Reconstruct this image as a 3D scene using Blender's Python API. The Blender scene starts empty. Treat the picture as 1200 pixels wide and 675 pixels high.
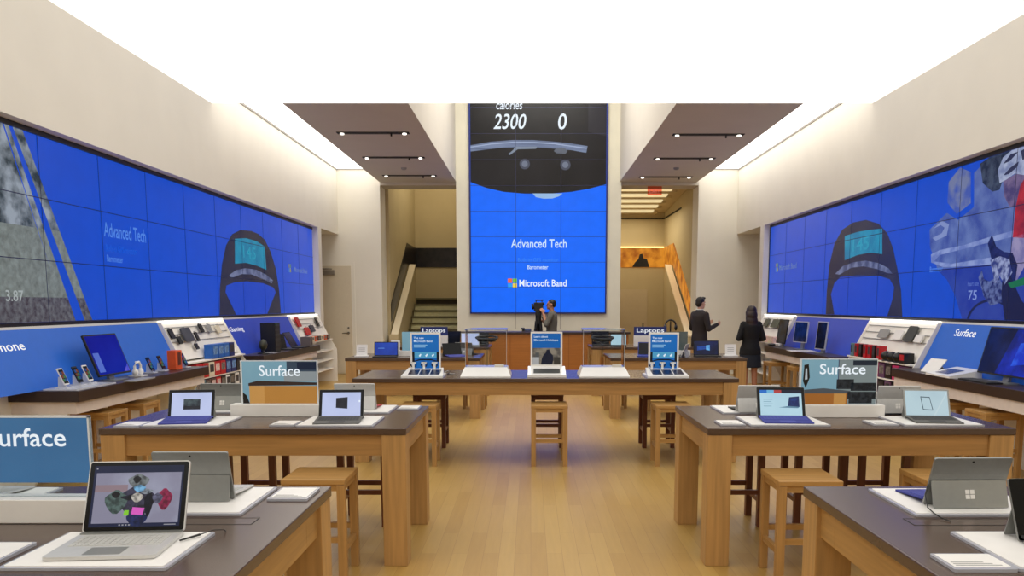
import bpy, bmesh, math, random
from mathutils import Matrix, Vector, Euler
random.seed(7)
PI = math.pi
S = bpy.context.scene
COL = S.collection

# ------------------------------------------------------------------ materials
def lin(c):
    r = []
    for v in c[:3]:
        v = v / 255.0
        r.append(v / 12.92 if v <= 0.04045 else ((v + 0.055) / 1.055) ** 2.4)
    return (r[0], r[1], r[2], 1.0)

def M(name, rgb, rough=0.5, metal=0.0, var=0.05, scale=12.0, emit=None, es=1.0, spec=0.5, coat=0.0, bump=0.0, stretch=None):
    """Principled surface whose colour wanders a little with noise."""
    m = bpy.data.materials.new(name); m.use_nodes = True
    nt = m.node_tree; b = nt.nodes['Principled BSDF']
    tc = nt.nodes.new('ShaderNodeTexCoord'); n = nt.nodes.new('ShaderNodeTexNoise')
    n.inputs['Scale'].default_value = scale; n.inputs['Detail'].default_value = 4
    src = tc.outputs['Object']
    if stretch:
        mp = nt.nodes.new('ShaderNodeMapping'); mp.inputs['Scale'].default_value = stretch
        nt.links.new(src, mp.inputs['Vector']); src = mp.outputs['Vector']
    nt.links.new(src, n.inputs['Vector'])
    r = nt.nodes.new('ShaderNodeValToRGB')
    c = lin(rgb)
    r.color_ramp.elements[0].position = 0.3; r.color_ramp.elements[1].position = 0.7
    r.color_ramp.elements[0].color = tuple(max(0, v * (1 - var)) for v in c[:3]) + (1,)
    r.color_ramp.elements[1].color = tuple(min(1, v * (1 + var)) for v in c[:3]) + (1,)
    nt.links.new(n.outputs['Fac'], r.inputs['Fac'])
    nt.links.new(r.outputs['Color'], b.inputs['Base Color'])
    b.inputs['Roughness'].default_value = rough; b.inputs['Metallic'].default_value = metal
    b.inputs['Specular IOR Level'].default_value = spec; b.inputs['Coat Weight'].default_value = coat
    if emit:
        b.inputs['Emission Color'].default_value = lin(emit); b.inputs['Emission Strength'].default_value = es
    if bump:
        bp = nt.nodes.new('ShaderNodeBump'); bp.inputs['Strength'].default_value = bump; bp.inputs['Distance'].default_value = 0.01
        nt.links.new(n.outputs['Fac'], bp.inputs['Height']); nt.links.new(bp.outputs['Normal'], b.inputs['Normal'])
    return m

def WOOD(name, rgb, grain, rough=0.42, var=0.16):
    st = {'x': (1.2, 26, 26), 'y': (26, 1.2, 26), 'z': (26, 26, 1.2)}[grain]
    return M(name, rgb, rough, 0, var, 1.6, stretch=st)

def LIT(name, rgb, es=1.0, rough=0.25, spec=0.2, rgb2=None, scale=4.0, lo=0.4, hi=0.6, stretch=(1, 1, 1)):
    """A lit screen: emission colour, optionally a two colour picture texture."""
    m = bpy.data.materials.new(name); m.use_nodes = True
    nt = m.node_tree; b = nt.nodes['Principled BSDF']
    b.inputs['Base Color'].default_value = (0.004, 0.004, 0.005, 1)
    b.inputs['Roughness'].default_value = rough; b.inputs['Specular IOR Level'].default_value = spec
    tc = nt.nodes.new('ShaderNodeTexCoord'); mp = nt.nodes.new('ShaderNodeMapping'); n = nt.nodes.new('ShaderNodeTexNoise')
    mp.inputs['Scale'].default_value = stretch
    n.inputs['Scale'].default_value = scale; n.inputs['Detail'].default_value = 6
    r = nt.nodes.new('ShaderNodeValToRGB')
    a = lin(rgb); c = lin(rgb2) if rgb2 else tuple(v * 0.95 for v in a[:3]) + (1,)
    r.color_ramp.elements[0].position = lo; r.color_ramp.elements[1].position = hi
    r.color_ramp.elements[0].color = c; r.color_ramp.elements[1].color = a
    nt.links.new(tc.outputs['Object'], mp.inputs['Vector']); nt.links.new(mp.outputs['Vector'], n.inputs['Vector'])
    nt.links.new(n.outputs['Fac'], r.inputs['Fac']); nt.links.new(r.outputs['Color'], b.inputs['Emission Color'])
    b.inputs['Emission Strength'].default_value = es
    return m

def CLEAR(name, tint=(235, 240, 242), gloss=0.12, rough=0.03):
    """Thin clear acrylic or glass."""
    m = bpy.data.materials.new(name); m.use_nodes = True
    nt = m.node_tree; nt.nodes.clear()
    o = nt.nodes.new('ShaderNodeOutputMaterial'); mx = nt.nodes.new('ShaderNodeMixShader')
    t = nt.nodes.new('ShaderNodeBsdfTransparent'); g = nt.nodes.new('ShaderNodeBsdfGlossy'); f = nt.nodes.new('ShaderNodeLayerWeight')
    n = nt.nodes.new('ShaderNodeTexNoise'); n.inputs['Scale'].default_value = 5
    mr = nt.nodes.new('ShaderNodeMapRange'); mr.inputs['To Min'].default_value = rough; mr.inputs['To Max'].default_value = rough + 0.03
    nt.links.new(n.outputs['Fac'], mr.inputs['Value']); nt.links.new(mr.outputs['Result'], g.inputs['Roughness'])
    t.inputs['Color'].default_value = lin(tint); g.inputs['Color'].default_value = (1, 1, 1, 1)
    f.inputs['Blend'].default_value = gloss
    nt.links.new(f.outputs['Fresnel'], mx.inputs['Fac']); nt.links.new(t.outputs[0], mx.inputs[1]); nt.links.new(g.outputs[0], mx.inputs[2])
    nt.links.new(mx.outputs[0], o.inputs['Surface'])
    return m

def FLOOR():
    m = bpy.data.materials.new('maple strip floor'); m.use_nodes = True
    nt = m.node_tree; b = nt.nodes['Principled BSDF']
    tc = nt.nodes.new('ShaderNodeTexCoord'); mp = nt.nodes.new('ShaderNodeMapping'); mp.inputs['Rotation'].default_value = (0, 0, PI / 2)
    br = nt.nodes.new('ShaderNodeTexBrick')
    br.inputs['Color1'].default_value = lin((192, 157, 88)); br.inputs['Color2'].default_value = lin((180, 143, 76)); br.inputs['Mortar'].default_value = lin((160, 122, 66))
    br.inputs['Scale'].default_value = 1.0; br.inputs['Mortar Size'].default_value = 0.0012; br.inputs['Bias'].default_value = 0.0
    br.inputs['Brick Width'].default_value = 1.3; br.inputs['Row Height'].default_value = 0.105; br.offset = 0.37
    n = nt.nodes.new('ShaderNodeTexNoise'); n.inputs['Scale'].default_value = 2.0; n.inputs['Detail'].default_value = 5
    mp2 = nt.nodes.new('ShaderNodeMapping'); mp2.inputs['Scale'].default_value = (18, 1.2, 1)
    mx = nt.nodes.new('ShaderNodeMixRGB'); mx.blend_type = 'MULTIPLY'; mx.inputs['Fac'].default_value = 0.5
    rr = nt.nodes.new('ShaderNodeValToRGB'); rr.color_ramp.elements[0].color = (0.72, 0.68, 0.62, 1); rr.color_ramp.elements[1].color = (1.1, 1.1, 1.1, 1)
    L = nt.links.new
    L(tc.outputs['Object'], mp.inputs['Vector']); L(mp.outputs['Vector'], br.inputs['Vector'])
    L(tc.outputs['Object'], mp2.inputs['Vector']); L(mp2.outputs['Vector'], n.inputs['Vector']); L(n.outputs['Fac'], rr.inputs['Fac'])
    L(br.outputs['Color'], mx.inputs['Color1']); L(rr.outputs['Color'], mx.inputs['Color2']); L(mx.outputs['Color'], b.inputs['Base Color'])
    b.inputs['Roughness'].default_value = 0.36; b.inputs['Specular IOR Level'].default_value = 0.45
    return m

W_WALL = M('warm white paint', (233, 229, 217), 0.75, var=0.02, scale=2)
W_BEIGE = M('beige stairwell paint', (192, 176, 138), 0.75, var=0.03, scale=2)
W_COL = M('pale stone cladding', (214, 210, 194), 0.6, var=0.03, scale=3)
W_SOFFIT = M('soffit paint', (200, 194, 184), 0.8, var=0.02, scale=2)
W_CEIL = M('ceiling paint', (235, 232, 226), 0.8, var=0.02, scale=2)
FLOOR_M = FLOOR()
LUMI = LIT('added ceiling glow', (255, 250, 243), 1.44, rough=0.6, spec=0.1)  # invented glow for the front ceiling, serves as the main room light
COVE = LIT('luminous cove strip', (255, 249, 240), 3.2, rough=0.6, spec=0.1)
T_TOP = M('dark umber laminate', (80, 62, 51), 0.25, var=0.06, scale=30, spec=0.55)
C_TOP = M('dark walnut counter', (52, 37, 31), 0.34, var=0.12, scale=3, stretch=(1, 14, 14), spec=0.5)
WX = WOOD('beech grain along', (170, 128, 74), 'x')
WY = WOOD('beech grain deep', (172, 132, 76), 'y')
WZ = WOOD('beech grain upright', (182, 141, 86), 'z')
SX = WOOD('stool beech along', (178, 136, 78), 'x'); SY = WOOD('stool beech deep', (174, 132, 76), 'y'); SZ = WOOD('stool beech upright', (178, 136, 80), 'z')
DK = WOOD('shade tinted beech stool', (112, 62, 40), 'z'); DKX = WOOD('shade tinted beech stool along', (112, 62, 40), 'x')  # darker copy of the stool beech; shade is put into its colour
DESK = WOOD('honey veneer', (166, 104, 42), 'x', var=0.1)
WHITE = M('white satin', (236, 234, 230), 0.4, var=0.02)
WHITEG = M('white gloss', (242, 241, 238), 0.2, var=0.01)
SILV = M('silver magnesium', (146, 148, 145), 0.38, 0.5, var=0.04, scale=40)
SILVK = M('silver kickstand', (156, 158, 155), 0.36, 0.5, var=0.03, scale=40)
SILVL = M('pale silver', (204, 204, 202), 0.35, 0.3, var=0.03, scale=40)
BLACK = M('black plastic', (14, 14, 15), 0.35, var=0.2)
BLACKM = M('matt black', (20, 19, 19), 0.7, var=0.2)
GLASSB = M('black screen glass', (5, 6, 8), 0.12, var=0.1, spec=0.22)
GREY = M('grey fabric cover', (92, 92, 90), 0.8, var=0.08, scale=80)
GREYL = M('light grey plastic', (150, 150, 148), 0.5, var=0.05)
BLUEK = M('blue fabric cover', (52, 58, 140), 0.8, var=0.08, scale=80)
REDM = M('red plastic', (190, 24, 34), 0.4, var=0.1); ORANGE = M('orange carton', (225, 88, 30), 0.5, var=0.08)
PINK = M('magenta carton', (205, 50, 110), 0.5, var=0.1)
BLUEC = M('blue carton', (30, 100, 190), 0.45, var=0.1); NAVY = M('navy carton', (28, 44, 110), 0.45, var=0.12)
TEAL = M('teal carton', (96, 132, 140), 0.5, var=0.08); IVORY = M('ivory carton', (225, 215, 190), 0.5, var=0.06)
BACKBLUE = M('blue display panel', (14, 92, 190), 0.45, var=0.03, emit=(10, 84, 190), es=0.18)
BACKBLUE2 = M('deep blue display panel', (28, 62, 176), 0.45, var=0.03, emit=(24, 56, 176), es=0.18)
CHROME = M('brushed steel', (150, 150, 150), 0.25, 0.9, var=0.05, scale=30)
CLR = CLEAR('clear acrylic'); GLS = CLEAR('clear case glass', (250, 251, 251), 0.10, 0.01)
PRINTW = M('white print', (240, 244, 248), 0.5, var=0.01, emit=(235, 242, 250), es=0.3)
TV_BLUE = LIT('video wall blue', (1, 68, 190), 1.0, 0.3, 0.28)
TV_BLUE2 = LIT('centre video wall blue', (18, 106, 252), 1.0, 0.25, 0.16)
TV_TEXT = LIT('video wall white text', (235, 245, 255), 1.0); TV_DIM = LIT('video wall dim text', (80, 128, 214), 1.0)
TV_FAINT = LIT('video wall faint text', (44, 126, 246), 1.0); TV_FAINT2 = LIT('video wall fainter text', (24, 84, 200), 1.0)
TV_BAND = LIT('video wall charcoal', (44, 44, 62), 0.9, rgb2=(30, 34, 62), scale=2)
TV_CYAN = LIT('video wall cyan', (16, 140, 176), 0.9, rgb2=(10, 118, 160), scale=3)
TV_SILV = LIT('video wall silver', (112, 122, 158), 0.9, rgb2=(64, 74, 112), scale=5)
TV_SEAM = M('bezel seam', (6, 16, 70), 0.4, var=0.1)
LOGO4 = [LIT('orange logo tile', (242, 104, 60)), LIT('green logo tile', (116, 196, 60)), LIT('cyan logo tile', (40, 160, 250)), LIT('yellow logo tile', (240, 210, 70))]

# ------------------------------------------------------------------ mesh builder
_txt = {}
def text_geo(s):
    if s in _txt: return _txt[s]
    cu = bpy.data.curves.new('lettering', 'FONT'); cu.body = s; cu.resolution_u = 3; cu.offset = 0.010
    o = bpy.data.objects.new('lettering', cu); COL.objects.link(o)
    dg = bpy.context.evaluated_depsgraph_get(); dg.update()
    me = bpy.data.meshes.new_from_object(o.evaluated_get(dg))
    v = [tuple(p.co) for p in me.vertices]; f = [tuple(p.vertices) for p in me.polygons]
    bpy.data.objects.remove(o); bpy.data.curves.remove(cu); bpy.data.meshes.remove(me)
    x0 = min(p[0] for p in v); x1 = max(p[0] for p in v); y0 = min(p[1] for p in v); y1 = max(p[1] for p in v)
    _txt[s] = ([((p[0] - x0) / (x1 - x0), (p[1] - y0) / (y1 - y0)) for p in v], f, (x1 - x0) / (y1 - y0))
    return _txt[s]

class MB:
    def __init__(s, X=None):
        s.v = []; s.f = []; s.mi = []; s.sm = []; s.X = X or Matrix.Identity(4)
    def add(s, verts, faces, mi=0, smooth=False):
        b = len(s.v)
        s.v += [tuple(s.X @ Vector(p)) for p in verts]
        for f in faces:
            s.f.append(tuple(b + i for i in f)); s.mi.append(mi); s.sm.append(smooth)
        return s
    def bm(s, bm, mi=0, smooth=False):
        bm.verts.index_update()
        s.add([tuple(v.co) for v in bm.verts], [[v.index for v in f.verts] for f in bm.faces], mi, smooth); bm.free(); return s
    def box(s, x0, x1, y0, y1, z0, z1, bev=0.0, mi=0, R=None):
        if not bev:
            p = [(x0, y0, z0), (x1, y0, z0), (x1, y1, z0), (x0, y1, z0), (x0, y0, z1), (x1, y0, z1), (x1, y1, z1), (x0, y1, z1)]
            return s.add(p, [(0, 3, 2, 1), (4, 5, 6, 7), (0, 1, 5, 4), (1, 2, 6, 5), (2, 3, 7, 6), (3, 0, 4, 7)], mi)
        bm = bmesh.new(); bmesh.ops.create_cube(bm, size=1)
        for v in bm.verts: v.co = Vector(((x0 + x1) / 2 + v.co.x * (x1 - x0), (y0 + y1) / 2 + v.co.y * (y1 - y0), (z0 + z1) / 2 + v.co.z * (z1 - z0)))
        bmesh.ops.bevel(bm, geom=bm.edges[:], offset=bev, segments=2, affect='EDGES', profile=0.5)
        return s.bm(bm, mi)
    def prism(s, poly, axis, a, b, mi=0, smooth=False):
        """polygon in the two other axes, swept along axis from a to b"""
        def p3(q, d): return {'x': (d, q[0], q[1]), 'y': (q[0], d, q[1]), 'z': (q[0], q[1], d)}[axis]
        n = len(poly); vs = [p3(q, a) for q in poly] + [p3(q, b) for q in poly]
        s.add(vs, [tuple(range(n)), tuple(range(2 * n - 1, n - 1, -1))], mi)
        return s.add(vs, [(i, (i + 1) % n, n + (i + 1) % n, n + i) for i in range(n)], mi, smooth)
    def rslab(s, x0, x1, y0, y1, z0, z1, r, mi=0, n=4):
        pl = []
        for cx, cy, a0 in ((x1 - r, y1 - r, 0), (x0 + r, y1 - r, 90), (x0 + r, y0 + r, 180), (x1 - r, y0 + r, 270)):
            for k in range(n + 1):
                a = math.radians(a0 + 90 * k / n); pl.append((cx + r * math.cos(a), cy + r * math.sin(a)))
        return s.prism(pl, 'z', z0, z1, mi)
    def rpanel(s, x0, x1, z0, z1, y0, y1, r, mi=0, n=4):
        pl = []
        for cx, cy, a0 in ((x1 - r, z1 - r, 0), (x0 + r, z1 - r, 90), (x0 + r, z0 + r, 180), (x1 - r, z0 + r, 270)):
            for k in range(n + 1):
                a = math.radians(a0 + 90 * k / n); pl.append((cx + r * math.cos(a), cy + r * math.sin(a)))
        return s.prism(pl, 'y', y0, y1, mi)
    def flat(s, pts, y, mi=0):
        """filled outline in x,z facing -y"""
        bm = bmesh.new(); vs = [bm.verts.new((p[0], y, p[1])) for p in pts]
        f = bm.faces.new(vs); bm.normal_update()
        if f.normal.y > 0: f.normal_flip()
        bmesh.ops.triangulate(bm, faces=bm.faces[:])
        return s.bm(bm, mi)
    def rect(s, x0, x1, z0, z1, y, mi=0):
        return s.add([(x0, y, z0), (x1, y, z0), (x1, y, z1), (x0, y, z1)], [(0, 1, 2, 3)], mi)
    def text(s, t, x, z, y, w=None, h=None, mi=0, slant=0.0):
        v, f, asp = text_geo(t)
        if w is None: w = h * asp
        if h is None: h = w / asp
        return s.add([(x + p[0] * w + slant * p[1] * h, y, z + p[1] * h) for p in v], f, mi)
    def tube(s, pts, r, n=8, mi=0, cap=True):
        pts = [Vector(p) for p in pts]; m = len(pts); vs = []; fs = []
        rs = r if isinstance(r, (list, tuple)) else [r] * m
        for i, p in enumerate(pts):
            d = (pts[min(i + 1, m - 1)] - pts[max(i - 1, 0)]).normalized()
            u = d.cross(Vector((0, 0, 1)) if abs(d.z) < 0.9 else Vector((1, 0, 0))).normalized(); w = d.cross(u)
            for k in range(n):
                a = 2 * PI * k / n; vs.append(tuple(p + u * math.cos(a) * rs[i] + w * math.sin(a) * rs[i]))
        for i in range(m - 1):
            for k in range(n): fs.append((i * n + k, i * n + (k + 1) % n, (i + 1) * n + (k + 1) % n, (i + 1) * n + k))
        s.add(vs, fs, mi, True)
        if cap: s.add(vs[:n], [tuple(range(n - 1, -1, -1))], mi); s.add(vs[-n:], [tuple(range(n))], mi)
        return s
    def lathe(s, prof, n=24, c=(0, 0), mi=0):
        vs = []; fs = []; m = len(prof)
        for r, z in prof:
            for k in range(n):
                a = 2 * PI * k / n; vs.append((c[0] + r * math.cos(a), c[1] + r * math.sin(a), z))
        for i in range(m - 1):
            for k in range(n): fs.append((i * n + k, i * n + (k + 1) % n, (i + 1) * n + (k + 1) % n, (i + 1) * n + k))
        s.add(vs, fs, mi, True); s.add(vs[:n], [tuple(range(n - 1, -1, -1))], mi); s.add(vs[-n:], [tuple(range(n))], mi)
        return s
    def ball(s, c, r, mi=0, sub=2, R=None):
        bm = bmesh.new(); bmesh.ops.create_icosphere(bm, subdivisions=sub, radius=1)
        rr = r if isinstance(r, (tuple, list)) else (r, r, r)
        for v in bm.verts:
            q = Vector((v.co.x * rr[0], v.co.y * rr[1], v.co.z * rr[2]))
            if R: q = R @ q
            v.co = q + Vector(c)
        return s.bm(bm, mi, True)
    def cone(s, a, b, ra, rb, mi=0, n=12):
        """capsule with a taper"""
        a = Vector(a); b = Vector(b); s.ball(a, ra, mi); s.ball(b, rb, mi)
        return s.tube([a, b], [ra, rb], n, mi)
    def mesh(s, name, mats):
        me = bpy.data.meshes.new(name); me.from_pydata(s.v, [], s.f)
        for m in (mats if isinstance(mats, (list, tuple)) else [mats]): me.materials.append(m)
        for p, i, k in zip(me.polygons, s.mi, s.sm): p.material_index = i; p.use_smooth = k
        me.update(); return me
    def build(s, name, mats, parent=None, loc=(0, 0, 0), rot=(0, 0, 0), label=None):
        o = bpy.data.objects.new(name, s.mesh(name, mats)); COL.objects.link(o)
        o.location = loc; o.rotation_euler = rot
        if parent: o.parent = parent
        if label: o['label'] = label
        return o

def tag(o, label, cat, group=None):
    o['label'] = label; o['category'] = cat
    if group: o['group'] = group
    return o
def thing(name, label, cat, loc=(0, 0, 0), rz=0.0, group=None):
    o = bpy.data.objects.new(name, None); o.empty_display_size = 0.1; COL.objects.link(o)
    o.location = loc; o.rotation_euler = (0, 0, rz)
    return tag(o, label, cat, group)
def struct(name, mb, mats, parent=None):
    o = mb.build(name, mats, parent); o['kind'] = 'structure'; return o
def dup(src, loc, rz, label, group=None):
    """copy of a thing, its parts and their sub-parts"""
    r = src.copy(); COL.objects.link(r); r.location = loc; r.rotation_euler = (0, 0, rz); r['label'] = label
    if group: r['group'] = group
    def kids(a, b):
        for ch in [c for c in bpy.data.objects if c.parent == a]:
            d = ch.copy(); COL.objects.link(d); d.parent = b; kids(ch, d)
    kids(src, r); return r
def B(*a, **k): return MB().box(*a, **k)
def tilt(deg, loc=(0, 0, 0), rz=0.0):
    return Matrix.Translation(loc) @ Matrix.Rotation(rz, 4, 'Z') @ Matrix.Rotation(math.radians(-deg), 4, 'X')
# ------------------------------------------------------------------ the room
BWY = 19.2            # wall at the end of the sales floor
def mir(x, s): return x if s < 0 else 0.32 - x
def sbox(mb, s, x0, x1, *r, **k):
    a, b = sorted((mir(x0, s), mir(x1, s))); return mb.box(a, b, *r, **k)

fl = MB(); fl.add([(-7, -3, 0), (7.4, -3, 0), (7.4, 25, 0), (-7, 25, 0)], [(0, 1, 2, 3)]); struct('floor', fl, FLOOR_M)
for s, nm, ye in ((-1, 'wall_left', 17.38), (1, 'wall_right', 16.97)):
    w = MB()
    sbox(w, s, -4.53, -4.95, -3, BWY, 3.29, 5.4)                 # above the video wall
    sbox(w, s, -4.95, -6.6, ye + 0.26, BWY, 3.29, 3.6)           # lid of the side passage
    sbox(w, s, -4.74, -4.95, 5.5, ye, 0, 3.29)                   # back of the recess
    sbox(w, s, -4.63, -4.74, 5.5, ye, 0, 1.45)                   # below the screens
    sbox(w, s, -4.53, -4.95, ye, ye + 0.26, 0, 3.29)             # pier at the far end
    sbox(w, s, -4.53, -4.95, -3, 5.5, 0, 3.29)
    sbox(w, s, -4.95, -6.6, ye + 0.14, ye + 0.26, 0, 3.29); sbox(w, s, -6.6, -6.75, ye + 0.14, BWY, 0, 3.6)
    struct(nm, w, W_WALL)
OPL, OPR = -3.53, 3.93
w = MB(); w.box(-6.75, OPL, BWY, BWY + 0.67, 0, 7.4); w.box(OPR, 7.1, BWY, BWY + 0.67, 0, 7.4)
struct('wall_back', w, W_WALL)
w = MB(); w.box(-4.95, 5.3, -3.2, -3, 0, 5.4); struct('wall_front', w, W_WALL)
# middle pier that carries the tall screen
CX0, CX1 = -1.74, 2.11
w = MB(); w.box(CX0, CX1, 19.1, 24.35, 0, 7.4)
for gx in (-0.36, 0.70): w.box(gx - 0.004, gx + 0.004, 19.094, 19.1, 0, 1.44)
struct('wall_centre', w, W_COL)
w = MB()
for gx in (-0.36, 0.70): w.box(gx - 0.006, gx + 0.006, 19.088, 19.0995, 1.07, 1.44)
struct('trim_1', w, M('panel joint', (150, 142, 130), 0.8))
# dropped soffits, coves, lids
for s, nm, xo, xi in ((-1, 'ceiling_left', -3.53, -1.74), (1, 'ceiling_right', 3.88, 2.07)):
    a, b = sorted((xo, xi)); w = MB(); w.box(a, b, 11.8, BWY, 4.49, 7.4); w.box(*sorted((OPL if s < 0 else OPR, CX0 if s < 0 else CX1)), BWY, BWY + 0.67, 4.42, 7.4)
    struct(nm, w, W_SOFFIT)
w = MB(); w.box(-1.74, 2.07, 11.8, 19.1, 7.4, 7.5); struct('ceiling_middle', w, W_CEIL)
w = MB(); w.box(-4.53, 4.85, -3, 11.8, 4.49, 4.8); struct('ceiling_front', w, LUMI)
w = MB(); w.box(-1.74, 2.07, 11.78, 11.8, 4.8, 7.5); w.box(-4.53, -3.53, 11.78, 11.8, 4.8, 5.1); w.box(3.88, 4.85, 11.78, 11.8, 4.8, 5.1); struct('trim_2', w, W_CEIL)
for s, nm in ((-1, 'ceiling_cove_left'), (1, 'ceiling_cove_right')):
    w = MB(); w.box(*(sorted((-4.53, -3.53)) if s < 0 else (3.88, 4.85)), 11.8, BWY, 4.80, 4.86); o = struct(nm, w, COVE)
w = MB()
w.box(-4.53, -4.515, 11.8, BWY, 4.765, 4.80); w.box(4.835, 4.85, 11.8, BWY, 4.765, 4.80)
w.box(-4.53, -3.53, BWY - 0.015, BWY, 4.775, 4.80); w.box(3.88, 4.85, BWY - 0.015, BWY, 4.775, 4.80)
struct('trim_3', w, M('shadow gap profile', (150, 146, 140), 0.6))
# stairwells beyond the openings
w = MB(); w.box(-3.65, -3.45, BWY + 0.67, 24.35, 0, 6.2); w.box(-3.65, CX0, 24.3, 24.5, 0, 6.2); struct('wall_stair_left', w, W_BEIGE)
w = MB(); w.box(3.98, 4.2, BWY + 0.67, 24.35, 0, 6.2); w.box(CX1, 4.2, 24.3, 24.5, 0, 6.2); struct('wall_stair_right', w, W_BEIGE)
w = MB(); w.box(-3.65, CX0, BWY + 0.67, 24.5, 6.2, 6.3); struct('ceiling_stair_left', w, W_BEIGE)
w = MB(); w.prism([(19.87, 4.62), (24.4, 4.36), (24.4, 4.5), (19.87, 4.75)], 'x', CX1, 3.98)
for k in range(6):
    y = 20.05 + k * 0.78; z = 4.62 - (y - 19.87) * 0.0574
    w.box(CX1, 3.7, y, y + 0.34, z - 0.07, z + 0.02)
struct('ceiling_stair_right', w, M('beam ceiling paint', (200, 182, 146), 0.8, var=0.03, scale=2))
w = MB(); w.box(CX1, 3.98, 24.27, 24.3, 4.17, 4.20); w.box(3.95, 3.98, 21.6, 24.3, 4.17, 4.20); struct('trim_4', w, BLACKM)

WARMP = LIT('warm ceiling light', (238, 214, 160), 0.95)
for k in range(5):
    y = 20.05 + k * 0.78 + 0.40; z = 4.62 - (y + 0.15 - 19.87) * 0.0574
    o = MB().box(2.2, 3.55, 0, 0.30, -0.065, -0.012, 0.004).build('ceiling_light', WARMP, None, (0, y, z), (-0.0574, 0, 0))
    tag(o, 'warm light panel set between the ceiling beams beyond the exit sign', 'ceiling light', 'warm light panels between the beams')

# white door in the end wall with its closer and lever
d = MB(); d.box(-5.2, -4.25, BWY - 0.03, BWY, 0.01, 2.56, 0.004); door = struct('door_1', d, M('door paint', (214, 203, 180), 0.6, var=0.02))
f = MB(); f.box(-4.25, -4.17, BWY - 0.02, BWY, 0, 2.65); f.box(-5.3, -4.25, BWY - 0.02, BWY, 2.56, 2.65); f.box(-5.3, -5.2, BWY - 0.02, BWY, 0, 2.56); f.build('door_frame', W_WALL, door)
MB().box(-4.98, -4.63, BWY - 0.10, BWY - 0.03, 2.35, 2.46, 0.006).tube([(-4.98, BWY - 0.09, 2.48), (-4.66, BWY - 0.2, 2.48), (-5.05, BWY - 0.05, 2.5)], 0.012).build('door_closer', M('closer grey', (132, 122, 110), 0.5), door)
MB().lathe([(0.03, 0), (0.03, 0.012), (0.012, 0.02), (0.012, 0.05)], 16).build('lever_rose', CHROME, door, (-4.34, BWY - 0.03, 0.98), (PI / 2, 0, 0))
MB().tube([(-4.34, BWY - 0.08, 0.98), (-4.42, BWY - 0.085, 0.98), (-4.48, BWY - 0.08, 0.975)], [0.011, 0.01, 0.008]).build('door_handle', M('lever dark steel', (96, 88, 76), 0.3, 0.8), door)
MB().lathe([(0.022, 0), (0.022, 0.015)], 14).build('door_lock', CHROME, door, (-4.34, BWY - 0.03, 1.1), (PI / 2, 0, 0))
# flush door under the landing mural
d = MB(); d.box(2.6, 3.5, 24.275, 24.3, 0.01, 2.1, 0.003); door = struct('door_2', d, M('flush door', (198, 182, 150), 0.65, var=0.02))
MB().box(3.36, 3.40, 24.25, 24.275, 0.95, 1.1, 0.004).build('door_handle', BLACKM, door)

# staircase up to the landing
st = thing('staircase', 'olive-treaded staircase rising to a landing behind the dark mural wall opening', 'staircase', (-2.4, 19.95, 0))
ol = M('olive stair tread', (96, 88, 52), 0.6, var=0.06); olr = M('stair riser olive', (232, 226, 174), 0.7, var=0.06)
for k in range(11):
    y = k * 0.275; z = 0.167 * (k + 1)
    MB().box(-0.84, 0.64, y, y + 0.33 if k < 10 else y + 1.55, z - 0.05, z, 0.006).build('tread', ol, st)
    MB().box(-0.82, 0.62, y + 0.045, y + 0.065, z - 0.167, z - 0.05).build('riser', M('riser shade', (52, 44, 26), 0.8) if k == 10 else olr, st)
MB().prism([(-0.4, 0), (2.8, 0), (2.8, 2.70), (-0.4, 0.88)], 'x', -0.97, -0.86).build('balustrade', W_BEIGE, st)
MB().prism([(-0.42, 0.88), (2.82, 2.72), (2.82, 2.77), (-0.42, 0.93)], 'x', -1.0, -0.83).build('handrail_cap', M('pale handrail', (222, 208, 180), 0.5, var=0.03), st)
MB().box(-1.02, -0.80, -0.55, -0.40, 0, 0.94, 0.01).build('newel', W_BEIGE, st)
st2 = thing('escalator_balustrade', 'sloping balustrade with pale cap below the orange mural', 'balustrade', (3.85, 19.95, 0))
MB().prism([(-0.4, 0), (2.8, 0), (2.8, 2.70), (-0.4, 0.88)], 'x', -0.06, 0.05).build('balustrade', W_BEIGE, st2)
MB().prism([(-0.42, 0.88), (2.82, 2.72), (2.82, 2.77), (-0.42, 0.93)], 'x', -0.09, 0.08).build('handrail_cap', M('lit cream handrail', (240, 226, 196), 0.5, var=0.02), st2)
# murals that follow the rail and wrap the landing
def mural(name, label, mats, s):
    r = thing(name, label, 'mural', ((-3.45 if s < 0 else 3.98), 19.95, 0))
    x = 0.0; dx = 0.02 * (-s)
    pl = [(-0.05, 1.24), (2.7, 2.74), (4.33, 2.76), (4.33, 3.33), (2.7, 3.35), (-0.05, 1.68)]
    MB().prism(pl, 'x', 0.001 * -s, dx).build('sloping_panel', mats[0], r)
    a, b = sorted((0.0, (1.7 if s < 0 else -1.87)))
    m = MB(); m.box(a, b, 4.325, 4.348, 2.76, 3.33); m.build('landing_panel', mats[0], r)
    return r
DKMUR = M('dark mural print', (26, 20, 18), 0.35, var=0.9, scale=5, spec=0.4)
mural('wall_mural', 'near-black wall graphic wrapping the stair landing', [DKMUR], -1)
ORMUR = LIT('orange mural print with added glow', (236, 150, 44), 0.8, 0.5, 0.2, rgb2=(150, 66, 10), scale=3.2, lo=0.3, hi=0.6)  # emission brightens the print in place of light falling on it
r = mural('wall_mural', 'orange and brown wall graphic with painted-in glow above the beige landing wall', [ORMUR], 1)
MB().flat([(x + 0.55, z) for x, z in [(-1.5, 2.762), (-1.42, 2.9), (-1.32, 3.0), (-1.28, 3.14), (-1.2, 3.16), (-1.16, 3.02), (-1.06, 3.0), (-1.02, 2.88), (-0.98, 2.762)]], 4.322).build('rider_silhouette', BLACKM, r)
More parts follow.
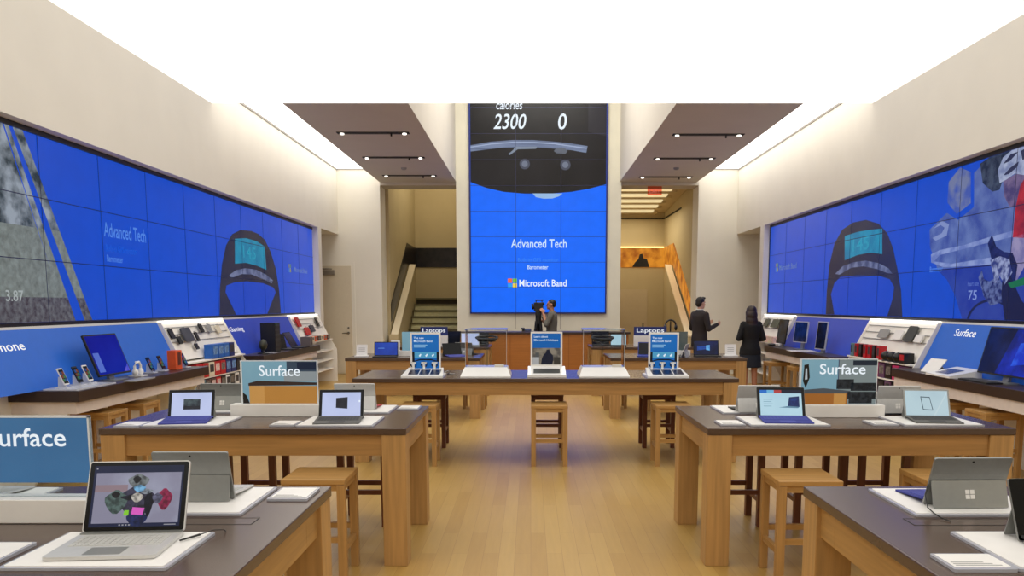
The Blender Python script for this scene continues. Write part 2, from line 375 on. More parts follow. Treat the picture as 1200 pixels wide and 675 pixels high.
MB().box(-1.87, -0.02, 4.27, 4.32, 3.33, 3.36).build('cove_strip', LIT('warm cove strip', (255, 226, 150), 2.5), r)
# exit sign hung under the beam
r = thing('exit_sign', 'small red exit sign hanging below the ceiling beam near the orange mural', 'sign', (2.92, 19.35, 4.22))
MB().rpanel(-0.17, 0.17, 0, 0.2, -0.006, 0.006, 0.01).build('plate', CLEAR('red tinted acrylic', (255, 190, 180), 0.1), r)
MB().text('EXIT', -0.13, 0.04, -0.008, w=0.26).build('lettering', LIT('exit red', (222, 112, 96), 0.9), r)
MB().tube([(-0.1, 0, 0.2), (-0.1, 0, 0.27)], 0.006).tube([(0.1, 0, 0.2), (0.1, 0, 0.27)], 0.006).build('hanger', CHROME, r)

# recessed slot lights and smoke detectors in the soffits
first = None
slots = [(-2.62, 13.76, 'slot downlight nearest the front of the soffit beside the dark mural side'), (-2.66, 16.0, 'middle slot downlight of the soffit on the dark mural side'), (-2.68, 18.2, 'slot downlight nearest the stairs on the dark mural side'),
         (2.98, 13.9, 'slot downlight nearest the front of the soffit on the orange mural side'), (3.0, 16.1, 'middle slot downlight of the soffit on the orange mural side'), (3.02, 18.4, 'slot downlight nearest the exit sign')]
for x, y, lb in slots:
    if first is None:
        first = thing('slot_downlight', lb, 'ceiling light', (x, y, 4.49), 0, 'slot downlights in the soffits')
        MB().box(-0.6, 0.6, -0.07, 0.07, -0.012, -0.001, 0.003).build('slot', BLACKM, first)
        for sx in (-0.52, 0.52):
            lp = MB().lathe([(0.034, -0.03), (0.034, -0.012)], 16, (sx, 0)).build('lamp', LIT('lamp glow', (255, 250, 240), 3.0), first)
        MB().tube([(0.3, 0, -0.012), (0.3, 0, -0.06)], 0.014).build('aiming_head', BLACKM, first)
    else: dup(first, (x, y, 4.49), 0, lb)
for x, lb in ((-2.65, 'smoke detector on the soffit on the dark mural side'), (3.04, 'smoke detector on the soffit on the exit sign side')):
    tag(MB().lathe([(0.06, 0), (0.055, -0.03), (0.03, -0.045)], 18).build('smoke_detector', GREYL, None, (x, 17.2, 4.489)), lb, 'smoke detector', 'smoke detectors')

# ------------------------------------------------------------------ video walls
def grid_panels(root, cols, rows, pw, ph, x0, z0, mat):
    proto = MB().box(0.003, pw - 0.003, 0, 0.06, 0.003, ph - 0.003).mesh('screen_panel', mat)
    for c in range(cols):
        for r in range(rows):
            o = bpy.data.objects.new('screen_panel', proto); COL.objects.link(o); o.parent = root; o.location = (x0 + c * pw, 0, z0 + r * ph)
def seams(root, cols, rows, pw, ph, x0, z0, y):
    m = MB()
    for c in range(1, cols): m.box(x0 + c * pw - 0.004, x0 + c * pw + 0.004, y, y + 0.001, z0, z0 + rows * ph)
    for r in range(1, rows): m.box(x0, x0 + cols * pw, y, y + 0.001, z0 + r * ph - 0.004, z0 + r * ph + 0.004)
    m.build('bezel_seams', TV_SEAM, root)
def side_wall(s, label, y_end):
    """origin at the end of the wall that lies left for the viewer"""
    if s < 0: r = thing('video_wall', label, 'video wall', (-4.66, 5.665, 0), PI / 2)
    else: r = thing('video_wall', label, 'video wall', (4.98, y_end, 0), -PI / 2)
    pw, ph, z0, n = 1.065, 0.585, 1.485, 11
    grid_panels(r, n, 3, pw, ph, 0, z0, TV_BLUE)
    seams(r, n, 3, pw, ph, 0, z0, -0.006)
    f = MB(); f.box(-0.06, n * pw + 0.04, -0.012, 0.07, z0 - 0.035, z0); f.box(-0.06, n * pw + 0.04, -0.012, 0.07, z0 + 3 * ph, z0 + 3 * ph + 0.048)
    f.box(-0.06, 0, -0.012, 0.07, z0, z0 + 3 * ph); f.box(n * pw, n * pw + 0.04, -0.012, 0.07, z0, z0 + 3 * ph)
    f.build('frame', BLACK, r)
    return r
def U(s, r, pts):
    return [((y - 5.665) if s < 0 else (r.location.y - y), min(z, 3.236)) for y, z in pts]
def four_tiles(m, x, z, a, y):
    g = a * 0.06; h = (a - g) / 2
    for k, (i, j) in enumerate(((0, 1), (1, 1), (0, 0), (1, 0))):
        m.rect(x + i * (h + g), x + i * (h + g) + h, z + j * (h + g), z + j * (h + g) + h, y, k)

vl = side_wall(-1, 'wide video wall with a pale hillside photo and wristband picture over the phone counter', 17.38)
ROCK = LIT('hillside rocks', (150, 160, 172), 0.9, rgb2=(40, 54, 62), scale=5, lo=0.38, hi=0.62)
MEAD = LIT('hillside meadow', (132, 142, 140), 0.9, rgb2=(98, 104, 100), scale=14, lo=0.3, hi=0.7)
HEATH = LIT('hillside heather', (104, 106, 112), 0.9, rgb2=(62, 56, 66), scale=18, lo=0.35, hi=0.65)
Z0, ZT = 1.487, 3.238
at = lambda q, z: q[0][0] + (q[1][0] - q[0][0]) * (z - q[0][1]) / (q[1][1] - q[0][1])
ln = lambda p, q: U(-1, vl, [p, q])
main_r = ln((7.31, 3.22), (8.07, 1.56)); a_l = ln((7.335, 3.21), (8.09, 1.5)); a_r = ln((7.40, 3.21), (8.24, 1.5)); b_l = ln((7.47, 3.19), (8.40, 1.51)); b_r = ln((7.61, 3.19), (8.55, 1.51))
for lo, hi, mt, nm in ((2.37, ZT, ROCK, 'picture_rocks'), (1.72, 2.37, MEAD, 'picture_meadow'), (Z0, 1.72, HEATH, 'picture_heather')):
    m = MB(); m.add([(0.002, -0.003, lo), (at(main_r, lo), -0.003, lo), (at(main_r, hi), -0.003, hi), (0.002, -0.003, hi)], [(0, 1, 2, 3)])
    for l, rr in ((a_l, a_r), (b_l, b_r)):
        m.add([(at(l, lo), -0.003, lo), (at(rr, lo), -0.003, lo), (at(rr, hi), -0.003, hi), (at(l, hi), -0.003, hi)], [(0, 1, 2, 3)])
    m.build(nm, mt, vl)
def wall_text(r, s, t, y0, y1, z, mat, nm='lettering', h=None):
    a = U(s, r, [(y0, z)])[0][0]; b = U(s, r, [(y1, z)])[0][0]
    return MB().text(t, min(a, b), z, -0.005, w=abs(b - a), h=h).build(nm, mat, r)
wall_text(vl, -1, 'Advanced Tech', 8.9, 9.86, 2.39, TV_DIM, h=0.16)
wall_text(vl, -1, 'Built-in GPS monitor', 8.92, 9.62, 2.23, TV_FAINT2, h=0.08)
wall_text(vl, -1, 'Barometer', 8.93, 9.28, 2.12, TV_DIM, h=0.075)
wall_text(vl, -1, '3.87', 7.17, 7.42, 1.68, LIT('pale grey figures', (160, 168, 168)), h=0.1)
wall_text(vl, -1, 'Microsoft Band', 15.95, 16.9, 2.29, LIT('faded logo text', (92, 116, 168)), h=0.1)
m = MB(); four_tiles(m, 15.6 - 5.665, 2.27, 0.16, -0.005); m.build('logo', [LIT('faded tile a', (110, 100, 130)), LIT('faded tile b', (70, 120, 110)), LIT('faded tile c', (40, 110, 190)), LIT('faded tile d', (130, 130, 90))], vl)
def wristband(r, s, out, inn, cyan, silv, tick):
    m = MB(); m.flat(U(s, r, out), -0.002); m.build('picture_strap', TV_BAND, r)
    m = MB(); m.flat(U(s, r, inn), -0.003); m.build('picture_opening', LIT('video wall blue inset', (20, 66, 186), 1.0, 0.25, 0.16), r)
    m = MB(); m.flat(U(s, r, cyan), -0.003); m.build('picture_display', TV_CYAN, r)
    m = MB(); m.flat(U(s, r, silv), -0.004); m.build('picture_rim', TV_SILV, r)
    c = U(s, r, cyan); xs = [p[0] for p in c]; zs = [p[1] for p in c]
    x0 = min(xs) + 0.42 * (max(xs) - min(xs)) - 0.25; MB().text('145', x0, (min(zs) + max(zs)) / 2 - 0.09, -0.004, w=0.6, h=0.2).build('picture_figures', LIT('cyan figures', (30, 152, 184), 0.9), r)
wristband(vl, -1, [(12.07, 1.49), (12.12, 1.87), (12.25, 2.25), (12.45, 2.55), (12.72, 2.74), (13.1, 2.84), (13.6, 2.87), (13.95, 2.85), (14.27, 2.78), (14.57, 2.59), (14.83, 2.3), (14.98, 1.92), (15.04, 1.49)],
          [(12.75, 1.488), (12.53, 1.68), (12.34, 1.84), (12.39, 1.94), (12.75, 2.0), (13.33, 2.03), (14.09, 2.02), (14.64, 1.96), (14.78, 1.88), (14.51, 1.68), (14.25, 1.488)],
          [(12.83, 2.68), (13.33, 2.73), (13.86, 2.72), (14.25, 2.66), (14.3, 2.26), (13.77, 2.31), (13.28, 2.33), (12.79, 2.29)],
          [(12.51, 2.1), (12.81, 2.19), (13.23, 2.24), (13.77, 2.24), (14.29, 2.17), (14.65, 2.08), (14.55, 2.03), (14.1, 2.09), (13.54, 2.15), (13.07, 2.14), (12.61, 2.06)], 1)

vr = side_wall(1, 'wide video wall with a cyclist photo and wristband picture over the big dark monitor', 16.95)
wristband(vr, 1, [(13.61, 1.49), (13.61, 1.89), (13.54, 2.31), (13.36, 2.64), (13.05, 2.84), (12.62, 2.91), (12.14, 2.9), (11.69, 2.8), (11.39, 2.64), (11.18, 2.41), (11.02, 2.13), (10.88, 1.84), (10.8, 1.49)],
          [(13.22, 1.488), (13.41, 1.82), (13.28, 2.0), (13.04, 2.09), (12.36, 2.09), (11.6, 2.06), (11.24, 2.0), (11.09, 1.89), (11.12, 1.73), (11.26, 1.488)],
          [(12.93, 2.73), (12.43, 2.75), (11.97, 2.74), (11.56, 2.72), (11.52, 2.36), (11.93, 2.41), (12.39, 2.4), (12.89, 2.35)],
          [(13.26, 2.15), (12.95, 2.26), (12.54, 2.3), (12.07, 2.3), (11.62, 2.24), (11.28, 2.15), (11.16, 2.07), (11.33, 2.09), (11.67, 2.16), (12.15, 2.22), (12.6, 2.22), (13.08, 2.13)], -1)
wall_text(vr, 1, 'Microsoft Band', 15.2, 16.25, 2.33, LIT('faded logo text', (92, 116, 168)), h=0.11)
m = MB(); four_tiles(m, 16.95 - 16.5, 2.31, 0.17, -0.005); m.build('logo', [LIT('faded tile a', (110, 100, 130)), LIT('faded tile b', (70, 120, 110)), LIT('faded tile c', (40, 110, 190)), LIT('faded tile d', (130, 130, 90))], vr)
def pic(nm, pts, y, mat): MB().flat(U(1, vr, pts), y).build(nm, mat, vr)
HILL = LIT('dusty road photo', (98, 118, 176), 0.9, rgb2=(58, 76, 150), scale=4, lo=0.35, hi=0.65)
pic('picture_hexagon', [(9.79, 3.1), (9.55, 3.23), (9.31, 3.14), (9.27, 2.79), (9.56, 2.70), (9.79, 2.86)], -0.002, LIT('hexagon photo', (112, 122, 160), 0.9, rgb2=(66, 88, 170), scale=5))
pic('picture_landscape', [(9.24, 3.12), (8.95, 3.268), (5.3, 3.268), (5.3, 1.49), (9.3, 1.49), (9.5, 1.77), (9.7, 1.95), (9.95, 2.1), (10.15, 2.36), (10.19, 2.58), (9.79, 2.74), (9.52, 2.63), (9.2, 2.74)], -0.002, HILL)
pic('picture_lower_slope', [(9.3, 1.488), (9.5, 1.77), (9.7, 1.95), (9.95, 2.08), (9.2, 2.08), (8.4, 2.1), (5.3, 2.2), (5.3, 1.488)], -0.0025, LIT('blue slope photo', (44, 66, 156), 0.9, rgb2=(28, 50, 150), scale=3))
pic('picture_road', [(10.12, 2.27), (9.9, 2.31), (9.35, 2.33), (8.84, 2.38), (8.24, 2.42), (5.4, 2.6), (5.4, 2.5), (8.2, 2.36), (9.0, 2.31), (9.9, 2.25), (10.03, 2.18), (9.6, 2.13), (9.0, 2.15), (8.2, 2.18), (5.4, 2.24), (5.4, 2.14), (8.2, 2.1), (9.0, 2.08), (9.8, 2.1), (10.1, 2.17)], -0.003, LIT('kerb of road photo', (140, 156, 206), 0.9, rgb2=(104, 122, 184), scale=6))
pic('picture_bend', [(10.1, 2.58), (9.9, 2.66), (9.72, 2.6), (9.76, 2.47), (10.02, 2.43), (10.1, 2.47), (9.88, 2.51), (9.82, 2.57), (9.92, 2.61)], -0.003, LIT('road bend photo', (130, 146, 196), 0.9))
pic('picture_foliage', [(9.13, 3.2), (8.95, 3.266), (8.5, 3.266), (8.61, 3.04), (8.72, 2.86), (8.85, 2.86), (9.05, 2.98)], -0.003, LIT('dark foliage photo', (62, 74, 96), 0.9, rgb2=(24, 36, 62), scale=9))
m = MB(); m.flat(U(1, vr, [(8.72, 2.93), (8.77, 3.07), (8.69, 3.19), (8.54, 3.25), (8.2, 3.262), (8.05, 3.1), (8.10, 2.98), (8.31, 2.95), (8.46, 2.99), (8.6, 2.95)]), -0.004)
for q in ([(8.68, 3.12), (8.55, 3.2), (8.42, 3.2), (8.56, 3.13)], [(8.66, 3.0), (8.55, 3.06), (8.4, 3.1), (8.42, 3.05), (8.56, 3.0)], [(8.38, 3.2), (8.24, 3.22), (8.2, 3.14), (8.34, 3.1)]): m.flat(U(1, vr, q), -0.005, 1)
m.build('picture_helmet', [LIT('helmet photo', (168, 178, 206), 0.9, rgb2=(120, 132, 172), scale=8), LIT('helmet vent photo', (40, 46, 80), 0.9)], vr)
pic('picture_face', [(8.66, 2.94), (8.45, 2.98), (8.2, 2.96), (8.2, 2.7), (8.33, 2.66), (8.5, 2.65), (8.62, 2.78)], -0.0035, LIT('face photo', (112, 96, 134), 0.9, rgb2=(70, 60, 108), scale=8))
pic('picture_jersey', [(8.41, 2.62), (8.35, 2.85), (8.25, 2.95), (7.9, 3.0), (7.6, 2.7), (7.7, 2.33), (8.24, 2.32), (8.42, 2.34)], -0.004, LIT('red jersey photo', (176, 36, 48), 0.9, rgb2=(130, 24, 44), scale=5))
pic('picture_arm', [(8.41, 2.34), (8.24, 2.36), (8.1, 2.14), (8.3, 1.89), (8.49, 2.02), (8.44, 2.19)], -0.004, LIT('arm photo', (150, 142, 180), 0.9, rgb2=(112, 108, 160), scale=6))
pic('picture_handlebar', [(8.87, 2.31), (8.8, 2.4), (8.7, 2.26), (8.55, 2.2), (8.40, 2.18), (8.30, 2.05), (8.32, 1.89), (8.41, 1.84), (8.5, 1.99), (8.62, 2.09), (8.78, 2.14)], -0.005, LIT('handlebar photo', (24, 34, 92), 0.9, rgb2=(14, 20, 60), scale=8))
pic('picture_glove', [(8.8, 2.13), (8.62, 2.16), (8.45, 2.12), (8.38, 1.98), (8.5, 1.86), (8.6, 1.95), (8.68, 1.86), (8.74, 2.0)], -0.006, LIT('glove photo', (150, 160, 200), 0.9, rgb2=(50, 60, 120), scale=16))
pic('picture_brake', [(9.01, 1.95), (8.95, 2.03), (8.9, 1.93), (8.79, 1.9), (8.62, 1.95), (8.46, 1.76), (8.5, 1.68), (8.61, 1.66), (8.74, 1.64), (8.88, 1.74)], -0.005, LIT('brake photo', (26, 36, 96), 0.9, rgb2=(96, 110, 160), scale=16))
pic('picture_frame', [(8.55, 1.98), (8.42, 1.96), (8.2, 1.7), (7.9, 1.49), (8.46, 1.49), (8.55, 1.76)], -0.0055, LIT('bike frame photo', (20, 26, 66), 0.9))
pic('picture_tube', [(8.45, 1.87), (8.05, 1.95), (7.6, 2.02), (7.6, 1.93), (8.05, 1.86), (8.38, 1.82)], -0.006, LIT('green bike tube photo', (20, 110, 70), 0.9))
ring = []
for k in range(25):
    a = math.radians(-5 + 190 * k / 24); ring.append((8.74 + 0.62 * math.cos(a) * 0.75, 1.44 + 0.27 * math.sin(a)))
ring2 = [(8.74 + (p[0] - 8.74) * 0.9, 1.44 + (p[1] - 1.44) * 0.9) for p in ring]
pts = [p for p in ring + ring2[::-1] if True]; pts = [(p[0], max(p[1], 1.489)) for p in pts]
pic('picture_wheel', pts, -0.0045, LIT('tyre photo', (22, 30, 74), 0.9))
wall_text(vr, 1, '75', 9.02, 9.2, 1.70, LIT('pale figures', (120, 140, 200)), h=0.11)
wall_text(vr, 1, 'heart rate', 9.0, 9.22, 1.86, LIT('pale caption', (90, 112, 186)), h=0.05)
wall_text(vr, 1, 'Barometer', 9.8, 10.12, 2.05, TV_DIM, h=0.07)

# tall screen on the middle pier
vc = thing('video_wall', 'tall bright blue screen with a large black wristband, on the middle pier', 'video wall', (0, 19.05, 0))
NR = 9
grid_panels(vc, 3, NR, 1.05, 0.5845, -1.40, 1.47, TV_BLUE2)
seams(vc, 3, NR, 1.05, 0.5845, -1.40, 1.47, -0.006)
f = MB(); f.box(-1.43, 1.78, -0.01, 0.045, 1.44, 1.47); f.box(-1.43, -1.40, -0.01, 0.045, 1.47, 1.47 + NR * 0.5845); f.box(1.75, 1.78, -0.01, 0.045, 1.47, 1.47 + NR * 0.5845)
f.build('frame', M('navy bezel', (14, 30, 110), 0.4), vc)
ZT2 = 1.47 + NR * 0.5845
def cp(nm, pts, y, mat): MB().flat(pts, y).build(nm, mat, vc)
cp('picture_strap', [(-1.395, ZT2), (-1.395, 4.47), (-1.03, 4.34), (-0.63, 4.25), (-0.14, 4.21), (0.46, 4.21), (0.95, 4.25), (1.35, 4.32), (1.745, 4.42), (1.745, ZT2)], -0.002, LIT('video wall black strap', (30, 28, 30), 1.0, rgb2=(24, 22, 22), scale=1))
cp('picture_edge', [(1.32, 5.6), (1.745, 5.5), (1.745, ZT2), (1.32, ZT2)], -0.0025, LIT('strap edge', (44, 42, 48)))
cp('picture_rim', [(-1.39, 5.30), (-0.92, 5.38), (-0.43, 5.415), (0.06, 5.415), (0.55, 5.38), (0.94, 5.34), (1.31, 5.28), (1.28, 5.13), (0.94, 5.19), (0.35, 5.24), (-0.04, 5.26), (-0.63, 5.25), (-1.39, 5.16)], -0.003, LIT('steel rim picture', (92, 104, 132), 1.0, rgb2=(120, 134, 164), scale=2, stretch=(0.4, 1, 5)))
cp('picture_rim_light', [(-1.39, 5.27), (-0.92, 5.34), (-0.43, 5.375), (0.06, 5.375), (0.55, 5.345), (1.29, 5.24), (1.29, 5.22), (0.55, 5.32), (0.06, 5.35), (-0.43, 5.35), (-0.92, 5.315), (-1.39, 5.245)], -0.0035, LIT('steel rim gleam', (160, 174, 204)))
m = MB()
for x, z in ((-0.14, 4.88), (0.80, 4.86)):
    m.flat([(x + 0.12 * math.cos(2 * PI * k / 20), z + 0.12 * math.sin(2 * PI * k / 20)) for k in range(20)], -0.003)
    m.flat([(x + 0.07 * math.cos(2 * PI * k / 20), z + 0.07 * math.sin(2 * PI * k / 20)) for k in range(20)], -0.0035, 1)
m.build('picture_screws', [LIT('screw picture', (72, 76, 92)), LIT('screw centre', (112, 120, 138))], vc)
cp('picture_button', [(0.53, 5.17), (0.6, 5.12), (0.8, 5.11), (0.85, 5.17), (0.78, 5.24), (0.6, 5.24)], -0.004, LIT('button picture', (96, 102, 114)))
cp('picture_slot', [(-0.4, 5.2), (-0.36, 5.27), (0.15, 5.27), (0.12, 5.22), (-0.3, 5.21), (-0.48, 5.08), (-0.52, 5.1)], -0.004, LIT('slot picture', (128, 140, 158)))
cp('picture_clasp', [(0.04, 4.215), (0.12, 4.13), (0.3, 4.095), (0.5, 4.1), (0.66, 4.15), (0.74, 4.215)], -0.003, LIT('clasp picture', (150, 186, 226)))
MB().text('2300', -0.86, 5.66, -0.004, w=0.72, h=0.34, slant=0.18).build('lettering', TV_TEXT, vc)
MB().text('0', 0.61, 5.65, -0.004, w=0.2, h=0.36, slant=0.1).build('lettering', TV_TEXT, vc)
MB().text('calories', -0.8, 6.1, -0.004, w=0.6, h=0.2, slant=0.1).build('lettering', TV_TEXT, vc)
MB().text('Advanced Tech', -0.46, 2.97, -0.004, w=1.3, h=0.2).build('lettering', LIT('soft white text', (206, 230, 255)), vc)
MB().text('Built-in GPS monitor', -0.3, 2.65, -0.004, w=0.95, h=0.09).build('lettering', TV_FAINT, vc)
MB().text('Barometer', -0.08, 2.475, -0.004, w=0.49, h=0.1).build('lettering', LIT('soft white text', (206, 230, 255)), vc)
MB().text('Microsoft Band', -0.27, 2.075, -0.004, w=1.11, h=0.16).build('lettering', TV_TEXT, vc)
m = MB(); four_tiles(m, -0.54, 2.045, 0.215, -0.004); m.build('logo', LOGO4, vc)
# ------------------------------------------------------------------ tables and stools
TH_ = 0.885
def table(x0, x1, y0, y1, label, split=False, hatch=None):
    cx, cy = (x0 + x1) / 2, (y0 + y1) / 2; w, d = (x1 - x0) / 2, (y1 - y0) / 2
    r = thing('display_table', label, 'table', (cx, cy, 0), 0, 'beech display tables with dark tops')
    MB().box(-w, w, -d, d, TH_ - 0.042, TH_, 0.004).build('tabletop', T_TOP, r)
    i, L, za, zb = 0.006, 0.15, TH_ - 0.175, TH_ - 0.043
    for sx in (-1, 1):
        for sy in (-1, 1):
            xa = sx * (w - i); xb = sx * (w - i - L); ya = sy * (d - i); yb = sy * (d - i - L)
            MB().box(min(xa, xb), max(xa, xb), min(ya, yb), max(ya, yb), 0, TH_ - 0.043, 0.003).build('leg', WZ, r)
    for sy in (-1, 1): MB().box(-w + i + L, w - i - L, sy * (d - 0.04) - 0.016, sy * (d - 0.04) + 0.016, za, zb).build('apron', WX, r)
    for sx in (-1, 1):
        m = MB()
        if split:
            m.box(sx * (w - 0.04) - 0.016, sx * (w - 0.04) + 0.016, -d + i + L, d - i - L - 0.1515, za, zb); m.box(sx * (w - 0.04) - 0.016, sx * (w - 0.04) + 0.016, d - i - L - 0.15, d - i - L, za, zb)
        else: m.box(sx * (w - 0.04) - 0.016, sx * (w - 0.04) + 0.016, -d + i + L, d - i - L, za, zb)
        m.build('apron', WY, r)
    if hatch:
        hx0, hx1, hy0, hy1 = hatch; m = MB(); t = 0.004; z0, z1 = TH_ - 0.001, TH_ + 0.0008
        m.box(hx0, hx1, hy0, hy0 + t, z0, z1); m.box(hx0, hx1, hy1 - t, hy1, z0, z1); m.box(hx0, hx0 + t, hy0, hy1, z0, z1); m.box(hx1 - t, hx1, hy0, hy1, z0, z1)
        m.build('cable_hatch', BLACKM, r)
    return r
table(-2.77, -0.845, 2.18, 3.335, 'dark-topped beech table nearest the camera on the side with the open silver laptop', True, (-0.55, 0.83, -0.02, 0.07))
table(1.155, 3.08, 2.18, 3.335, 'dark-topped beech table nearest the camera carrying the black tablet and grey tablet back', True, (-0.78, 0.6, -0.03, 0.06))
table(-2.69, -0.775, 4.93, 6.06, 'dark-topped beech table just behind the open silver laptop, with two tablets on white trays')
table(1.10, 3.02, 4.93, 6.06, 'dark-topped beech table in front of the woman in black, with the boat-shop sign panel')
table(-1.86, 2.17, 8.32, 9.42, 'long dark-topped beech table across the aisle with two clear cases')
table(-2.68, -0.73, 11.55, 12.68, 'far dark-topped beech table carrying the small blue-screened laptop')
table(1.15, 3.12, 11.55, 12.68, 'far dark-topped beech table with the open laptop in front of the man in the suit')
table(-2.68, -0.75, 14.5, 15.6, 'furthest beech table, on the staircase side of the service desk')
table(1.10, 2.95, 14.5, 15.6, 'furthest beech table, on the exit sign side of the service desk')

_stool = {}
def stool(x, y, rz, label, kind='beech', group=None):
    g = group or ('beech stools' if kind == 'beech' else 'shade-tinted beech stools')
    if kind in _stool:
        return dup(_stool[kind], (x, y, 0), rz, label, g)
    a, b, c = (SX, SY, SZ) if kind == 'beech' else (DKX, DKX, DK)
    r = thing('stool', label, 'stool', (x, y, 0), rz, g); h = 0.188
    MB().box(-h, h, -h, h, 0.598, 0.63, 0.004).build('seat', a, r)
    L = 0.05
    for sx in (-1, 1):
        for sy in (-1, 1):
            MB().box(*sorted((sx * (h - 0.002), sx * (h - L))), *sorted((sy * (h - 0.002), sy * (h - L))), 0, 0.598, 0.003).build('leg', c, r)
    for sy in (-1, 1):
        MB().box(-h + L, h - L, sy * (h - 0.025) - 0.014, sy * (h - 0.025) + 0.014, 0.245, 0.28).build('stretcher', a, r)
        MB().box(-h + L, h - L, sy * (h - 0.025) - 0.014, sy * (h - 0.025) + 0.014, 0.56, 0.597).build('seat_rail', a, r)
    for sx in (-1, 1):
        MB().box(sx * (h - 0.025) - 0.014, sx * (h - 0.025) + 0.014, -h + L, h - L, 0.18, 0.215).build('stretcher', b, r)
        MB().box(sx * (h - 0.025) - 0.014, sx * (h - 0.025) + 0.014, -h + L, h - L, 0.56, 0.597).build('seat_rail', b, r)
    _stool[kind] = r; return r
stool(0.19, 8.27, 0, 'beech stool alone in the middle of the aisle under the long table')
stool(-1.28, 4.80, 0, 'beech stool between the two tables on the laptop side of the aisle')
stool(1.63, 4.76, 0, 'beech stool behind the near table with the black tablet')
stool(-1.15, 8.27, 0, 'beech stool under the end of the long table towards the staircase')
stool(1.46, 8.27, 0, 'beech stool under the end of the long table towards the exit sign')
stool(2.5, 4.76, 0, 'beech stool half hidden behind the grey tablet back')
for x, y, lb in ((0.19, 9.35, 'shade-tinted stool on the far side of the long table, behind the middle beech stool'), (-1.17, 9.35, 'shade-tinted stool on the far side of the long table, staircase end'), (1.48, 9.35, 'shade-tinted stool on the far side of the long table, exit sign end'),
                 (-1.25, 6.02, 'shade-tinted stool under the far edge of the two-tray table, nearest the aisle'), (-2.08, 6.02, 'shade-tinted stool under the far edge of the two-tray table, second from the aisle'),
                 (1.55, 6.02, 'shade-tinted stool under the far edge of the sign table, nearest the aisle'), (2.15, 6.02, 'shade-tinted stool under the far edge of the sign table, second from the aisle'), (2.62, 6.02, 'shade-tinted stool under the far edge of the sign table, third from the aisle')):
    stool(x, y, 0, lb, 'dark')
for x, y, lb in ((-4.19, 7.72, 'beech stool tucked under the phone counter, nearest the camera'), (-4.19, 8.42, 'beech stool tucked under the phone counter, second from the camera'), (4.50, 7.72, 'beech stool tucked under the counter with the big dark monitor, nearest the camera'), (4.50, 8.5, 'beech stool tucked under the counter with the big dark monitor, second from the camera'),
                 (4.50, 13.3, 'beech stool under the counter with two upright screens, nearest the camera'), (4.42, 14.4, 'beech stool under the counter with two upright screens, beside the woman'),
                 (-1.6, 12.55, 'beech stool behind the far table with the blue-screened laptop'), (-0.9, 12.9, 'beech stool at the aisle end behind the blue-screened laptop table'), (1.35, 12.9, 'beech stool at the aisle end behind the far table with the open laptop'), (2.0, 12.55, 'beech stool behind the far table in front of the man')):
    stool(x, y, 0, lb)

# service desk across the end
r = thing('service_desk', 'long honey-brown service desk with dark top below the tall screen', 'desk', (0.185, 17.3, 0))
MB().box(-1.92, 1.92, -0.35, 0.35, 1.03, 1.075, 0.005).build('desk_top', C_TOP, r)
MB().box(-1.88, 1.88, -0.32, 0.30, 0.08, 1.029).build('front_panel', DESK, r); MB().box(-1.84, 1.84, -0.28, 0.26, 0, 0.079).build('plinth', BLACKM, r)
m = MB()
for x in (-1.25, -0.62, 0.0, 0.62, 1.25): m.box(x - 0.003, x + 0.003, -0.322, -0.3195, 0.08, 1.029)
m.build('panel_joints', M('veneer joint', (120, 70, 28), 0.6), r)

# ------------------------------------------------------------------ counters along the video walls
def counter(s, y0, y1, label):
    r = thing('wall_counter', label, 'counter', (mir(-4.33, s), (y0 + y1) / 2, 0), 0, 'dark topped wall counters'); d = (y1 - y0) / 2
    MB().box(-0.30, 0.33, -d, d, 0.79, 0.89, 0.004).build('worktop', C_TOP, r)
    f = 1 if s < 0 else -1
    MB().box(*sorted((-0.30 * f, 0.28 * f)), -d + 0.04, d - 0.04, 0.68, 0.789).build('apron', M('white lacquer apron', (226, 214, 204), 0.5), r)
    for yy in (-d + 0.06, d - 0.06): MB().prism([(-0.3 * f, 0), (-0.16 * f, 0), (0.2 * f, 0.679), (-0.3 * f, 0.679)], 'y', yy - 0.02, yy + 0.02).build('support_panel', W_WALL, r)
    return r
counter(-1, 7.05, 9.95, 'dark wall counter below the hillside picture, carrying three phones and a blue laptop')
counter(-1, 12.0, 15.25, 'dark wall counter under the gaming sign carrying the black tower')
counter(1, 6.6, 9.65, 'dark wall counter carrying the big dark monitor and white tablet stand')
counter(1, 11.7, 14.95, 'dark wall counter carrying two upright screens beside the woman in black')
# sloping panels and open accessory bays
def slope_x(s, z, off=0.0):
    """surface of the leaning back panels"""
    return mir(-4.66 + 0.03 + 0.26 * (1.43 - z) / 0.54 + off, s)
def back_panel(s, y0, y1, mat, label, text=None, tz=1.2, th=0.11, ty=None, tw=0.5, z0=0.891):
    r = thing('display_back_panel', label, 'display panel', (mir(-4.63, s), (y0 + y1) / 2, z0))
    d = (y1 - y0) / 2; f = 1 if s < 0 else -1
    MB().prism([(0.004 * f, 0), (0.26 * f, 0), (0.02 * f, 0.535), (0.004 * f, 0.535)], 'y', -d, d).build('panel', mat, r)
    if text:
        a = math.degrees(math.atan2(0.24, 0.535))
        X = Matrix.Translation((0.26 * f, ty - (y0 + y1) / 2, 0)) @ Matrix.Rotation(PI / 2 * f, 4, 'Z') @ Matrix.Rotation(math.radians(-a), 4, 'X')
        MB(X).text(text, 0, tz, -0.003, w=tw, h=th).build('lettering', PRINTW, r)
    return r
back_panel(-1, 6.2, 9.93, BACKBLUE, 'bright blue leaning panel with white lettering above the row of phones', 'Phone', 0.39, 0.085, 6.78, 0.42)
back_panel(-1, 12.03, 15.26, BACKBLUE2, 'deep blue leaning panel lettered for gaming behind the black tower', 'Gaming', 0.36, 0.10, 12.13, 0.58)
back_panel(1, 6.4, 9.65, BACKBLUE, 'bright blue leaning panel with white lettering behind the big dark monitor', 'Surface', 0.44, 0.09, 9.26, 0.44)
